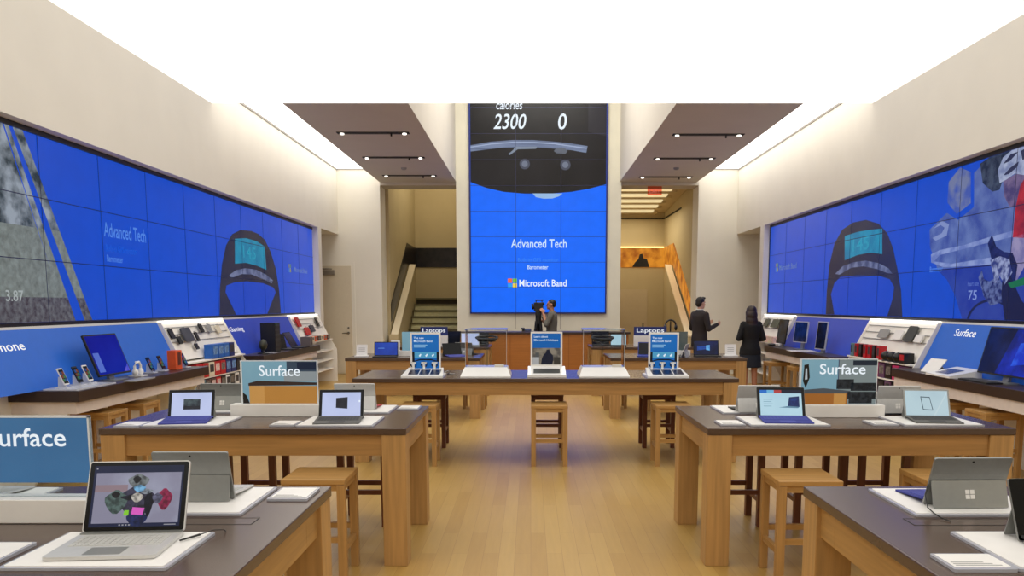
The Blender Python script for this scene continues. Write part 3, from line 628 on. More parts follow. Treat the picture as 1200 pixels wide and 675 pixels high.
back_panel(1, 11.68, 14.9, BACKBLUE2, 'plain deep blue leaning panel behind two upright screens')
BAYW = M('lit white shelving', (244, 240, 232), 0.6, var=0.01)
def bay(s, y0, y1, label, shelves=(0.925, 0.70, 0.50, 0.30)):
    r = thing('accessory_shelving', label, 'shelving', (mir(-4.63, s), (y0 + y1) / 2, 0), 0, 'white accessory bays'); d = (y1 - y0) / 2 - 0.012; f = 1 if s < 0 else -1
    MB().prism([(0.004 * f, 0.95), (0.24 * f, 0.95), (0.02 * f, 1.43), (0.004 * f, 1.43)], 'y', -d + 0.02, d - 0.02).build('sloping_back', BAYW, r)
    for sy in (-1, 1): MB().prism([(0.0, 0.0), (0.44 * f, 0.0), (0.44 * f, 0.70), (0.30 * f, 0.93), (0.05 * f, 1.43), (0.0, 1.43)], 'y', *sorted((sy * d, sy * (d - 0.018)))).build('cheek', BAYW, r)
    for z in shelves: MB().box(*sorted((0.004 * f, 0.36 * f)), -d + 0.019, d - 0.019, z - 0.018, z).build('shelf', BAYW, r)
    for k, z in enumerate((1.36, 1.27, 1.18)):
        x = (0.24 - 0.22 * (z - 0.95) / 0.48) * f + 0.012 * f
        MB().tube([(x, -d + 0.03, z), (x, d - 0.03, z)], 0.006, 6).build('hook_rail', GREYL, r)
    MB().box(*sorted((0.01 * f, 0.05 * f)), -d + 0.03, d - 0.03, 1.435, 1.448).build('light_strip', LIT('shelf light strip', (255, 252, 244), 3.5), r)
    return r
bay(-1, 9.95, 12.02, 'white lit accessory bay beside the gaming panel, stacked with game boxes')
bay(-1, 15.27, 17.36, 'white lit accessory bay at the far end by the white door')
bay(1, 9.67, 11.67, 'white lit accessory bay beside the big dark monitor, hung with red packs')
bay(1, 14.97, 16.95, 'white lit accessory bay behind the woman in black')

# ------------------------------------------------------------------ trays, tags, signs, tablets, laptops
def tray(x, y, w, d, label, z=TH_):
    r = thing('display_tray', label, 'tray', (x, y, z), 0, 'white display trays')
    MB().rslab(-w / 2, w / 2, -d / 2, d / 2, 0.0005, 0.0085, 0.012).build('acrylic_base', ACR, r)
    MB().rslab(-w / 2 + 0.012, w / 2 - 0.012, -d / 2 + 0.012, d / 2 - 0.012, 0.0087, 0.0115, 0.008).build('white_insert', WHITE, r)
    return r
ACR = M('frosted acrylic edge', (176, 178, 188), 0.15, var=0.04, spec=0.7)
def info_tag(x, y, label, w=0.16, d=0.2, rz=0.0, z=TH_):
    r = thing('info_tag', label, 'info card', (x, y, z), rz, 'price cards in acrylic blocks')
    MB().rslab(-w / 2, w / 2, -d / 2, d / 2, 0.0005, 0.010, 0.008).build('acrylic_block', ACR, r)
    MB().rslab(-w / 2 + 0.01, w / 2 - 0.01, -d / 2 + 0.02, d / 2 - 0.01, 0.0103, 0.0115, 0.004).build('card', WHITE, r)
    m = MB()
    for k in range(3): m.box(-w / 2 + 0.02, w / 2 - 0.03 - 0.02 * k, -d / 2 + 0.03 + 0.014 * k, -d / 2 + 0.036 + 0.014 * k, 0.0116, 0.0120)
    m.build('print_lines', GREYL, r)
    return r
def logo_grey(m, cx, cz, a, y):
    g = 0.08 * a; h = (a - g) / 2
    for i in (0, 1):
        for j in (0, 1): m.rect(cx - a / 2 + i * (h + g), cx - a / 2 + i * (h + g) + h, cz - a / 2 + j * (h + g), cz - a / 2 + j * (h + g) + h, y)
def keyboard_deck(root, w, d, z, mat, keymat, y0=0.0, pad=True):
    K = Matrix.Translation((0, y0 - d, z)) @ Matrix.Rotation(math.radians(4.5), 4, 'X') @ Matrix.Translation((0, d - y0, -z))
    MB(K).rslab(-w / 2, w / 2, y0 - d, y0, z, z + 0.006, 0.008).build('keyboard_cover', mat, root)
    m = MB(K); n = 13; kw = (w - 0.03) / n
    for rr in range(5):
        for k in range(n):
            if rr == 0 and 3 < k < 9 and k != 4: continue
            x = -w / 2 + 0.015 + k * kw; y = y0 - d + 0.085 + rr * 0.0205
            ww = kw * (5 if (rr == 0 and k == 4) else 1)
            m.box(x + 0.0015, x + ww - 0.0015, y, y + 0.017, z + 0.006, z + 0.0078)
    m.build('keys', keymat, root)
    if pad: MB(K).rslab(-0.05, 0.05, y0 - d + 0.012, y0 - d + 0.07, z + 0.006, z + 0.0066, 0.004).build('trackpad', keymat, root)
KEYD = M('dark keys', (64, 64, 64), 0.7); KEYB = M('blue keys', (66, 74, 160), 0.7); KEYS = M('silver keys', (186, 186, 182), 0.5)
def tablet(x, y, rz, label, pic=None, cover=None, body=SILV, lean=22, z=TH_ + 0.0117, w=0.292, h=0.201, kick=True, front=GLASSB, bezel=0.020, mark=True):
    """kickstand tablet that faces -y before the turn; pic(mb_builder_fn) paints the screen"""
    r = thing('tablet', label, 'tablet', (x, y, z), rz, 'kickstand tablets')
    X = tilt(lean, (0, 0, 0.004)); t = 0.0085
    MB(X).rpanel(-w / 2, w / 2, 0, h, 0, t, 0.007).build('body', body, r)
    sc = MB(X).rpanel(-w / 2 + 0.001, w / 2 - 0.001, 0.001, h - 0.001, -0.0008, -0.0001, 0.006).build('screen', front, r)
    if pic: pic(sc, X, -w / 2 + bezel, w / 2 - bezel, bezel, h - bezel)
    if kick:
        a = math.radians(lean); hz = h * 0.52
        hy = math.sin(a) * hz + t * math.cos(a); hz2 = math.cos(a) * hz - t * math.sin(a) + 0.004
        ln_ = hz * 0.98; dy = math.sqrt(max(ln_ * ln_ - (hz2 - 0.001) ** 2, 0.0001)); b = math.degrees(math.atan2(dy, hz2))
        K = Matrix.Translation((0, hy + 0.001, hz2)) @ Matrix.Rotation(math.radians(b), 4, 'X')
        MB(K).rpanel(-w / 2 + 0.004, w / 2 - 0.004, -ln_, 0, 0.0, 0.0035, 0.006).build('kickstand', SILVK if body is SILV else body, r)
        m = MB(K); m2 = 0.034
        g = 0.08 * m2; hh = (m2 - g) / 2
        for i in (0, 1):
            for j in (0, 1):
                xx = -m2 / 2 + i * (hh + g); zz = -ln_ / 2 - m2 / 2 + j * (hh + g)
                m.box(xx, xx + hh, 0.0036, 0.0042, zz, zz + hh)
        if mark: m.build('logo', WHITE, r)
        m = MB(X); m.rpanel(-0.004, 0.004, h - 0.02, h - 0.012, t, t + 0.0008, 0.003); m.build('camera', BLACK, r)
    if cover:
        keyboard_deck(r, w, 0.217, 0.0005, cover, {id(BLUEK): KEYB, id(GREY): KEYD, id(SILVL): KEYS}.get(id(cover), KEYD))
    return r
def screen_lit(name, rgb, rgb2=None, scale=3): return LIT(name, rgb, 0.95, 0.15, 0.2, rgb2, scale)
LAV = screen_lit('pale lavender screen', (176, 188, 226), (190, 200, 236)); PALE = screen_lit('pale blue screen', (168, 204, 220), (180, 214, 228)); MIST = screen_lit('misty screen', (172, 196, 206), (182, 206, 214))
DKPIC = screen_lit('dark window picture', (22, 22, 30), (34, 36, 44), 20); GREYPIC = screen_lit('grey window picture', (70, 84, 88), (40, 46, 54), 30)
def pic_window(sc, X, x0, x1, z0, z1):
    MB(X).rect(x0, x1, z0, z1, -0.0012).build('wallpaper', LAV, sc)
    w, h = x1 - x0, z1 - z0
    MB(X).flat([(x0 + w * .36, z0 + h * .34), (x0 + w * .66, z0 + h * .30), (x0 + w * .66, z0 + h * .80), (x0 + w * .36, z0 + h * .76)], -0.0016).build('dark_tile', DKPIC, sc)
    MB(X).rect(x1 - w * .05, x1 - w * .01, z0 + h * .58, z0 + h * .66, -0.0016).build('status_dot', TV_TEXT, sc)
def pic_dialog(sc, X, x0, x1, z0, z1):
    MB(X).rect(x0, x1, z0, z1, -0.0012).build('wallpaper', LAV, sc); w, h = x1 - x0, z1 - z0
    MB(X).rect(x0 + w * .3, x0 + w * .72, z0 + h * .30, z0 + h * .72, -0.0016).build('dialog', GREYPIC, sc)
    MB(X).rect(x0 + w * .3, x0 + w * .72, z0 + h * .27, z0 + h * .42, -0.0018).build('dialog_footer', DKPIC, sc)
def pic_page(sc, X, x0, x1, z0, z1):
    MB(X).rect(x0, x1, z0, z1, -0.0012).build('web_page', PALE, sc); w, h = x1 - x0, z1 - z0
    m = MB(X)
    for a, b, k in ((0, .17, 0), (.17, .34, 1), (.34, .52, 2), (.52, 1, 3)): m.rect(x0 + w * a, x0 + w * b, z1 - h * .13, z1, -0.0016, k)
    m.build('tab_strip', [screen_lit('tab blue', (40, 110, 200)), screen_lit('tab light blue', (110, 180, 220)), screen_lit('tab red', (176, 62, 60)), screen_lit('tab navy', (22, 26, 46))], sc)
    m = MB(X); m.flat([(x0 + w * .66, z0 + h * .36), (x0 + w * .94, z0 + h * .34), (x0 + w * .94, z0 + h * .76), (x0 + w * .70, z0 + h * .72)], -0.0016, 0)
    m.flat([(x0 + w * .72, z0 + h * .42), (x0 + w * .9, z0 + h * .42), (x0 + w * .91, z0 + h * .68), (x0 + w * .74, z0 + h * .66)], -0.0018, 1)
    m.flat([(x0 + w * .44, z0 + h * .31), (x0 + w * .68, z0 + h * .37), (x0 + w * .94, z0 + h * .34), (x0 + w * .9, z0 + h * .29)], -0.0017, 2)
    m.build('product_picture', [screen_lit('navy device', (26, 44, 92)), screen_lit('blue device screen', (42, 88, 170), (20, 36, 90), 12), screen_lit('grey blue keyboard', (92, 130, 156))], sc)
    m = MB(X)
    for k in range(4): m.rect(x0 + w * .08, x0 + w * (.30 - .03 * (k % 2)), z0 + h * (.62 - .09 * k), z0 + h * (.64 - .09 * k), -0.0016)
    m.build('text_lines', screen_lit('page text', (120, 160, 180)), sc)
def pic_sketch(sc, X, x0, x1, z0, z1):
    MB(X).rect(x0, x1, z0, z1, -0.0012).build('wallpaper', MIST, sc); w, h = x1 - x0, z1 - z0
    a, b, c, d = (x0 + w * .40, z0 + h * .26), (x0 + w * .64, z0 + h * .24), (x0 + w * .58, z0 + h * .76), (x0 + w * .36, z0 + h * .78)
    m = MB(X); m.flat([a, b, c, d], -0.0015, 0)
    q = [((p[0] - (x0 + w * .5)) * .86 + x0 + w * .5, (p[1] - (z0 + h * .51)) * .88 + z0 + h * .51) for p in (a, b, c, d)]
    m.flat(q, -0.0018, 1); m.build('tablet_drawing', [screen_lit('ink outline', (40, 60, 74)), MIST], sc)
    MB(X).flat([(x0 + w * .62, z0), (x0 + w * .66, z0), (x1, z0 + h * .92), (x1, z1)], -0.0014).build('glint', screen_lit('pale streak', (196, 216, 222)), sc)

def sign_panel(x, y, label, text, pane, gap=0.0, w=0.53, h=0.335, base_w=0.66, deco=None, tx=0.22, tz=0.70, tw=0.62, th=0.19, rz=0.0):
    r = thing('table_sign', label, 'sign', (x, y, TH_), rz, 'table signs on white bases')
    MB().box(-base_w / 2, base_w / 2, -0.05, 0.05, 0.0005, 0.085, 0.003).build('base', WHITE, r)
    MB().rpanel(-w / 2, w / 2, 0.085, 0.085 + h, -0.008, 0.008, 0.004).build('acrylic_pane', CLR if gap else SIGNE, r)
    p = MB().rect(-w / 2 + 0.012, w / 2 - 0.006, 0.088 + gap, 0.085 + h - 0.006, -0.0084).build('print', pane, r)
    MB().rect(-w / 2 + 0.012, w / 2 - 0.006, 0.088 + gap, 0.085 + h - 0.006, 0.0084).build('rear_print', pane, r)
    if gap: MB().box(w / 2 - 0.006, w / 2, -0.0085, 0.0085, 0.085, 0.085 + h).box(-w / 2, w / 2, -0.0085, 0.0085, 0.085 + h - 0.005, 0.085 + h + 0.001).build('pane_edge', SIGNE, r)
    if deco: deco(p, -w / 2 + 0.012, w / 2 - 0.006, 0.088, 0.085 + h - 0.006)
    MB().text(text, -w / 2 + tx * w, 0.085 + tz * h, -0.0105, w=tw * w, h=th * h).build('lettering', LIT('backlit white', (236, 244, 250), 0.95), p)
    return r
SIGNE = M('acrylic sign edge', (222, 230, 236), 0.2, var=0.02)
SBLUE = LIT('backlit steel blue', (62, 112, 158), 0.72, 0.2, 0.3, rgb2=(70, 122, 168), scale=2)
SBLUE2 = LIT('backlit pale blue', (132, 172, 186), 0.8, 0.2, 0.3, rgb2=(120, 162, 180), scale=2)
def rectpic(p, nm, rgb, x0, x1, z0, z1, y, es=0.75): MB().rect(x0, x1, z0, z1, y).build(nm, LIT(nm, rgb, es), p)
def deco_store(p, x0, x1, z0, z1):
    w, h = x1 - x0, z1 - z0
    rectpic(p, 'picture_ceiling', (62, 76, 92), x0 + w * .60, x1, z1 - h * .24, z1, -0.0088); rectpic(p, 'picture_shelf', (30, 40, 62), x0 + w * .74, x1, z1 - h * .2, z1 - h * .02, -0.0090)
    rectpic(p, 'picture_wall', (150, 158, 160), x0 + w * .56, x1, z0 + h * .52, z0 + h * .76, -0.0088)
    MB().flat([(x0 + w * .08, z0 + h * .48), (x0 + w * .2, z0 + h * .54), (x1, z0 + h * .50), (x1, z0 + h * .44), (x0 + w * .08, z0 + h * .42)], -0.0091).build('picture_tabletop', LIT('picture tabletop', (62, 48, 42), 0.75), p)
    rectpic(p, 'picture_table_front', (196, 138, 66), x0 + w * .09, x1, z0 + h * .0, z0 + h * .42, -0.0089); rectpic(p, 'picture_table_leg', (214, 158, 86), x0 + w * .09, x0 + w * .29, z0, z0 + h * .42, -0.0092)
    MB().flat([(x0, z0), (x0 + w * .09, z0), (x0 + w * .05, z0 + h * .2), (x0, z0 + h * .26)], -0.0092).build('picture_shoe', BLACK, p)
def deco_boat(p, x0, x1, z0, z1):
    w, h = x1 - x0, z1 - z0
    rectpic(p, 'picture_grey_wall', (134, 146, 146), x0 + w * .49, x1, z0 + h * .0, z1, -0.0088); rectpic(p, 'picture_wall_edge', (70, 78, 104), x0 + w * .485, x0 + w * .497, z0 + h * .42, z1, -0.0089)
    rectpic(p, 'picture_dark_shelf', (34, 44, 56), x0 + w * .68, x1, z1 - h * .13, z1 - h * .02, -0.0090)
    MB().flat([(x0, z0 + h * .32), (x0 + w * .3, z0 + h * .36), (x0 + w * .66, z0 + h * .30), (x0 + w * .66, z0 + h * .24), (x0, z0 + h * .24)], -0.0090).build('picture_tabletop', LIT('picture dim tabletop', (84, 88, 92), 0.75), p)
    rectpic(p, 'picture_table_front', (172, 108, 48), x0, x0 + w * .62, z0, z0 + h * .24, -0.0091); rectpic(p, 'picture_table_leg', (206, 150, 80), x0 + w * .44, x0 + w * .6, z0, z0 + h * .24, -0.0092)
    MB().flat([(x0 + w * .02, z0 + h * .52), (x0 + w * .03, z0 + h * .88), (x0 + w * .09, z0 + h * .9), (x0 + w * .11, z0 + h * .6), (x0 + w * .06, z0 + h * .36)], -0.0092).build('picture_dark_arch', BLACK, p)
    MB().flat([(x0 + w * .045, z0 + h * .55), (x0 + w * .05, z0 + h * .8), (x0 + w * .07, z0 + h * .8), (x0 + w * .08, z0 + h * .56)], -0.0094).build('picture_arch_light', LIT('picture arch light', (190, 200, 204), 0.75), p)
    m = MB()
    for a, b, c, d in ((.47, .70, .34, .56), (.66, 1, .30, .48), (.62, 1, .12, .28), (.64, .95, .02, .12)): m.rect(x0 + w * a, x0 + w * b, z0 + h * c, z0 + h * d, -0.0093)
    m.build('picture_black_boxes', LIT('picture black boxes', (26, 30, 34), 0.75, rgb2=(46, 50, 54), scale=40), p)
sign_panel(-1.73, 5.50, 'glass sign with white lettering over a store picture, on the two-tray table', 'Surface', SBLUE2, h=0.30, deco=deco_store, tx=0.243, tz=0.64, tw=0.53, th=0.25)
sign_panel(2.10, 5.46, 'glass sign with white lettering over a picture with black boxes', 'Surface', SBLUE2, h=0.315, deco=deco_boat, tx=0.253, tz=0.66, tw=0.59, th=0.23, base_w=0.62)
sign_panel(-1.815, 2.80, 'plain steel-blue glass sign with white lettering behind the open silver laptop', 'Surface', SBLUE, gap=0.05, h=0.29, w=0.52, tx=0.30, tz=0.63, tw=0.54, th=0.23, base_w=0.62)
# ------------------------------------------------------------------ products on the two near rows of tables
tray(-1.30, 2.432, 0.49, 0.375, 'white tray under the open silver laptop')
tray(-1.30, 3.065, 0.49, 0.43, 'white tray under the plain grey tablet back behind the open laptop')
tray(-2.19, 3.065, 0.49, 0.43, 'white tray behind the plain steel-blue glass sign')
tray(-2.21, 5.20, 0.50, 0.42, 'white tray under the tablet with the blue keyboard and grey dialog window')
tray(-1.24, 5.205, 0.49, 0.42, 'white tray under the tablet with the grey keyboard and dark square picture')
tray(-2.23, 5.83, 0.48, 0.42, 'white tray under the logo-marked tablet back between the blue-keyboard tablet and the glass sign')
tray(-1.24, 5.82, 0.48, 0.42, 'white tray under the tablet back by the red keyboard corner')
tray(1.645, 5.215, 0.51, 0.40, 'white tray under the tablet showing a web page')
tray(2.62, 5.215, 0.51, 0.40, 'white tray under the tablet with the rectangle drawing')
tray(1.60, 5.80, 0.50, 0.42, 'white tray under the tablet back behind the web page tablet')
tray(2.58, 5.80, 0.50, 0.42, 'white tray under the tablet back behind the rectangle drawing tablet')
tray(1.65, 3.05, 0.51, 0.42, 'white tray under the grey tablet back with the blue keyboard on the near table')
tray(1.66, 2.43, 0.51, 0.39, 'white tray under the black-screened tablet')
for x, y, lb in ((-0.955, 3.17, 'price card at the corner of the near laptop table'), (-1.66, 2.40, 'price card beside the open silver laptop, on the sign side'), (-2.54, 5.07, 'price card beside the blue-keyboard tablet with the grey dialog window'), (-1.575, 5.11, 'price card beside the grey-keyboard tablet'),
                 (-0.90, 5.90, 'price card on the back aisle corner of the two-tray table'), (1.285, 5.13, 'price card beside the web page tablet'), (2.26, 5.13, 'price card between the web page tablet and the rectangle drawing tablet')):
    info_tag(x, y, lb)
info_tag(1.31, 2.305, 'blue-topped price card beside the black-screened tablet', 0.185, 0.15)

tablet(-2.245, 5.245, 0.15, 'tablet with a blue keyboard cover showing a grey dialog window', pic_dialog, BLUEK)
tablet(-1.255, 5.25, 0.08, 'tablet with a grey keyboard cover showing a dark square picture', pic_window, GREY)
tablet(1.665, 5.27, -0.08, 'tablet with a blue keyboard cover showing a web page', pic_page, BLUEK, h=0.215, w=0.312)
tablet(2.635, 5.27, -0.12, 'tablet with a grey keyboard cover showing a rectangle drawing', pic_sketch, GREY, front=SILV, bezel=0.011)
def back_tablet(x, y, rz, label, cover, body=SILV, lean=20): return tablet(x, y, PI + rz, label, None, cover, body, lean)
back_tablet(-2.225, 5.80, 0, 'silver tablet seen from behind, between the blue-keyboard tablet and the glass sign', SILVL)
back_tablet(-1.265, 5.79, 0, 'silver tablet seen from behind, next to a red keyboard corner', REDM, SILVL)
back_tablet(1.60, 5.66, 0, 'silver tablet seen from behind, back to back with the web page tablet', GREY, SILVL)
back_tablet(2.565, 5.62, 0, 'silver tablet seen from behind, beside the black boxes sign', GREY, SILVL)
tablet(-1.30, 3.07, PI, 'plain grey tablet seen from behind the open silver laptop', None, SILVL, SILV, 16, mark=False)
back_tablet(-2.2, 3.05, 0, 'silver tablet seen from behind, next to the plain steel-blue glass sign', SILVL)
r = back_tablet(1.635, 2.99, 0.03, 'grey tablet seen from behind with four-square mark, blue keyboard peeping out on the near table', BLUEK, lean=20)
MB().tube([(0.142, 0.03, 0.09), (0.168, 0.06, 0.05), (0.178, 0.10, 0.012), (0.176, 0.14, 0.002), (0.168, 0.18, -0.006), (0.155, 0.215, -0.0085)], 0.0022, 6).build('security_cable', BLACK, r)
tablet(1.705, 2.50, 0.06, 'black-screened tablet leaning on its kickstand at the picture edge of the near table', None, BLACKM, front=GLASSB)

# open silver laptop
r = thing('laptop', 'open silver laptop showing people round a table, nearest the camera', 'laptop', (-1.303, 2.555, TH_ + 0.0117), 0.08)
w, d = 0.325, 0.25
MB().rslab(-w / 2, w / 2, -d, 0.008, 0.002, 0.013, 0.012).build('base', SILVL, r)
m = MB()
for k in range(6):
    m.box(-w / 2 + 0.004, w / 2 - 0.004, -0.014 + k * 0.0042, -0.0115 + k * 0.0042, 0.013, 0.017)
m.build('hinge', SILV, r)
m = MB(); n = 14; kw = (w - 0.05) / n
for rr in range(6):
    for k in range(n):
        if rr == 0 and 4 <= k <= 8 and k != 4: continue
        x = -w / 2 + 0.025 + k * kw; y = -d + 0.108 + rr * 0.0195; ww = kw * (5 if rr == 0 and k == 4 else 1)
        m.box(x + 0.0012, x + ww - 0.0012, y, y + (0.0165 if rr < 5 else 0.011), 0.013, 0.0145)
m.build('keys', KEYS, r)
MB().rslab(-0.055, 0.055, -d + 0.016, -d + 0.09, 0.013, 0.0135, 0.004).build('trackpad', SILV, r)
X = tilt(23, (0, 0.008, 0.014)); h = 0.236
MB(X).rpanel(-w / 2, w / 2, 0, h, 0, 0.008, 0.009).build('lid', SILVL, r)
sc = MB(X).rpanel(-w / 2 + 0.004, w / 2 - 0.004, 0.003, h - 0.004, -0.0012, -0.0001, 0.007).build('screen', GLASSB, r)
x0, x1, z0, z1 = -w / 2 + 0.018, w / 2 - 0.018, 0.016, h - 0.016
MB(X).rect(x0, x1, z0, z1, -0.0015).build('desktop', screen_lit('navy desktop', (22, 30, 50), (28, 34, 62)), sc)
a0, a1, b0, b1 = x0 + 0.008, x1 - 0.006, z0 + 0.012, z1 - 0.024
PW, PH = a1 - a0, b1 - b0
MB(X).rect(a0, a1, b0, b1, -0.0018).build('photo', screen_lit('pale office floor', (150, 152, 172), (132, 130, 150), 6), sc)
MB(X).rect(a0, a0 + PW * .38, b0 + PH * .62, b0 + PH * .76, -0.0019).build('photo_rug', screen_lit('dusty rug', (140, 120, 128)), sc)
def blob(cx, cz, rx, rz, n=18, k=0.12, ph=0.0):
    return [(a0 + PW * (cx + rx * (1 + k * math.sin(3 * t + ph)) * math.cos(t)), b0 + PH * (cz + rz * (1 + k * math.cos(4 * t + ph)) * math.sin(t))) for t in [2 * PI * i / n for i in range(n)]]
for nm, rgb, q, y in (('photo_table', (60, 58, 78), (.50, .42, .21, .30), -0.0020), ('photo_laptop', (118, 174, 214), (.52, .68, .07, .07), -0.0024), ('photo_person_top', (120, 126, 128), (.5, .82, .12, .14), -0.0021), ('photo_hair_top', (44, 44, 48), (.48, .86, .045, .07), -0.0023),
                      ('photo_person_side', (84, 104, 100), (.26, .42, .13, .22), -0.0022), ('photo_hair_side', (24, 24, 28), (.25, .56, .05, .06), -0.0024), ('photo_person_red', (150, 38, 78), (.82, .46, .09, .20), -0.0022), ('photo_hair_red', (104, 104, 130), (.74, .48, .06, .1), -0.0024),
                      ('photo_person_front', (34, 46, 92), (.52, .08, .12, .14), -0.0022), ('photo_legs', (30, 30, 44), (.44, .5, .13, .05), -0.0023), ('photo_papers', (196, 190, 180), (.50, .50, .07, .09), -0.0025), ('photo_clutter', (150, 158, 168), (.60, .62, .08, .05), -0.0023), ('photo_arm', (22, 24, 36), (.64, .38, .05, .24), -0.0023)):
    MB(X).flat(blob(*q), y).build(nm, screen_lit(nm, rgb, tuple(int(v * .6) for v in rgb), 60), sc)
MB(X).flat([(a0 + PW * .45, b0 + PH * .17), (a0 + PW * .58, b0 + PH * .15), (a0 + PW * .6, b0 + PH * .29), (a0 + PW * .46, b0 + PH * .31)], -0.0026).build('photo_pink_folder', screen_lit('pink folder', (216, 92, 190)), sc)
MB(X).flat([(a0 + PW * .36, b0 + PH * .15), (a0 + PW * .42, b0 + PH * .15), (a0 + PW * .42, b0 + PH * .25), (a0 + PW * .37, b0 + PH * .25)], -0.0026).build('photo_green_card', screen_lit('green card', (130, 200, 50)), sc)
ICON = screen_lit('icon grey', (150, 150, 160))
for k in range(4): MB(X).rect(x0 + (x1 - x0) * (.33 + .035 * k), x0 + (x1 - x0) * (.35 + .035 * k), z0 + 0.004, z0 + 0.008, -0.0019).build('taskbar_icon', ICON, sc)
MB(X).rect(x1 - 0.05, x1 - 0.012, z0 + 0.004, z0 + 0.007, -0.0019).build('clock_text', ICON, sc); MB(X).rect(x0 + 0.006, x0 + 0.011, z1 - 0.012, z1 - 0.006, -0.0019).build('title_icon', ICON, sc)
r = thing('stylus', 'dark stylus on a cord at the corner of the silver laptop', 'stylus', (-1.12, 2.52, TH_ + 0.0117))
MB().tube([(0.0, -0.03, 0.006), (0.04, 0.03, 0.008)], [0.003, 0.0042], 8).build('barrel', BLACK, r)
MB().tube([(0.04, 0.03, 0.008), (0.07, 0.07, 0.012), (0.09, 0.10, 0.004), (0.085, 0.13, -0.0095)], 0.0018, 6).build('tether', BLACK, r)

# ------------------------------------------------------------------ displays on the long table
def band_stand(x, y, label):
    r = thing('wristband_stand', label, 'display stand', (x, y, TH_), 0, 'white wristband stands')
    MB().prism([(-0.22, 0.0005), (0.22, 0.0005), (0.22, 0.02), (-0.22, 0.02)], 'y', -0.21, 0.19).build('foot', WHITEG, r)
    m = MB(); v = [(-0.22, -0.21, 0.02), (0.22, -0.21, 0.02), (0.19, 0.16, 0.08), (-0.19, 0.16, 0.08), (-0.19, 0.19, 0.02), (0.19, 0.19, 0.02)]
    m.add(v, [(0, 1, 2, 3), (3, 2, 5, 4), (0, 3, 4), (1, 5, 2)]); m.build('sloping_deck', WHITEG, r)
    zt = lambda yy: 0.02 + (yy + 0.21) / 0.37 * 0.06
    for k, xx in enumerate((-0.10, 0.015, 0.13)):
        m = MB(); m.add([(xx - 0.055, -0.15, zt(-0.15) + .002), (xx + 0.05, -0.15, zt(-0.15) + .002), (xx + 0.05, 0.06, zt(0.06) + .002), (xx - 0.055, 0.06, zt(0.06) + .002)], [(0, 1, 2, 3)])
        m.build('inset_screen', M('navy inset', (26, 34, 62), 0.25), r)
        b = MB(); b.tube([(xx - 0.03 + 0.03 * math.cos(a), 0.10, zt(0.10) + 0.05 + 0.026 * math.sin(a)) for a in [2 * PI * i / 14 for i in range(15)]], 0.008, 6); b.build('wristband', M('dark strap rubber', (24, 24, 28), 0.6), r)
        MB().box(xx - 0.042, xx - 0.018, 0.09, 0.11, zt(0.1) - 0.01, zt(0.1) + 0.06, 0.003).box(xx - 0.06, xx + 0.0, 0.088, 0.112, zt(0.1) + 0.06, zt(0.1) + 0.075, 0.003).build('band_holder', WHITEG, r)
    fr = MB().rpanel(-0.165, 0.165, 0.06, 0.465, 0.125, 0.145, 0.006).build('sign_frame', WHITEG, r)
    MB().rect(-0.145, 0.145, 0.075, 0.445, 0.1242).build('poster', LIT('poster blue', (18, 104, 186), 0.75, 0.3, 0.3, rgb2=(24, 112, 192)), fr)
    MB().text('The new', -0.125, 0.395, 0.1236, h=0.022).text('Microsoft Band', -0.125, 0.36, 0.1236, w=0.2, h=0.022).build('lettering', LIT('poster white', (226, 240, 250), 0.9), fr)
    m = MB(); m.rect(-0.125, 0.02, 0.325, 0.333, 0.1236); m.rect(-0.125, 0.0, 0.303, 0.311, 0.1236); m.build('small_print', LIT('poster pale lines', (150, 196, 226), 0.8), fr)
    m = MB(); m.rect(-0.12, 0.12, 0.19, 0.255, 0.1238); m.build('poster_band_screen', LIT('poster cyan', (84, 164, 204), 0.8), fr)
    m = MB(); m.rect(-0.145, -0.12, 0.16, 0.255, 0.1238); m.rect(0.12, 0.145, 0.16, 0.255, 0.1238); m.flat([(-0.145, 0.16), (-0.12, 0.16), (-0.06, 0.178), (0.06, 0.178), (0.12, 0.16), (0.145, 0.16), (0.145, 0.145), (0.06, 0.163), (-0.06, 0.163), (-0.145, 0.145)], 0.1236)
    m.build('poster_band', LIT('poster black', (22, 26, 32), 0.8), fr)
    m = MB()
    for k in range(3): m.flat([(-0.075 + 0.07 * k, 0.212), (-0.06 + 0.07 * k, 0.20), (-0.045 + 0.07 * k, 0.225), (-0.055 + 0.07 * k, 0.235)], 0.1236)
    m.build('poster_icons', LIT('poster white', (226, 240, 250), 0.9), fr)
    MB().tube([(0.20, 0.14, 0.03), (0.235, 0.17, 0.045), (0.25, 0.22, 0.02), (0.22, 0.26, 0.004), (0.3, 0.3, 0.004)], 0.005, 6).build('cable', GREYL, r)
    return r
band_stand(-1.145, 8.60, 'white wristband stand with a blue poster on the staircase end of the long table')
band_stand(1.445, 8.60, 'white wristband stand with a blue poster on the exit sign end of the long table')
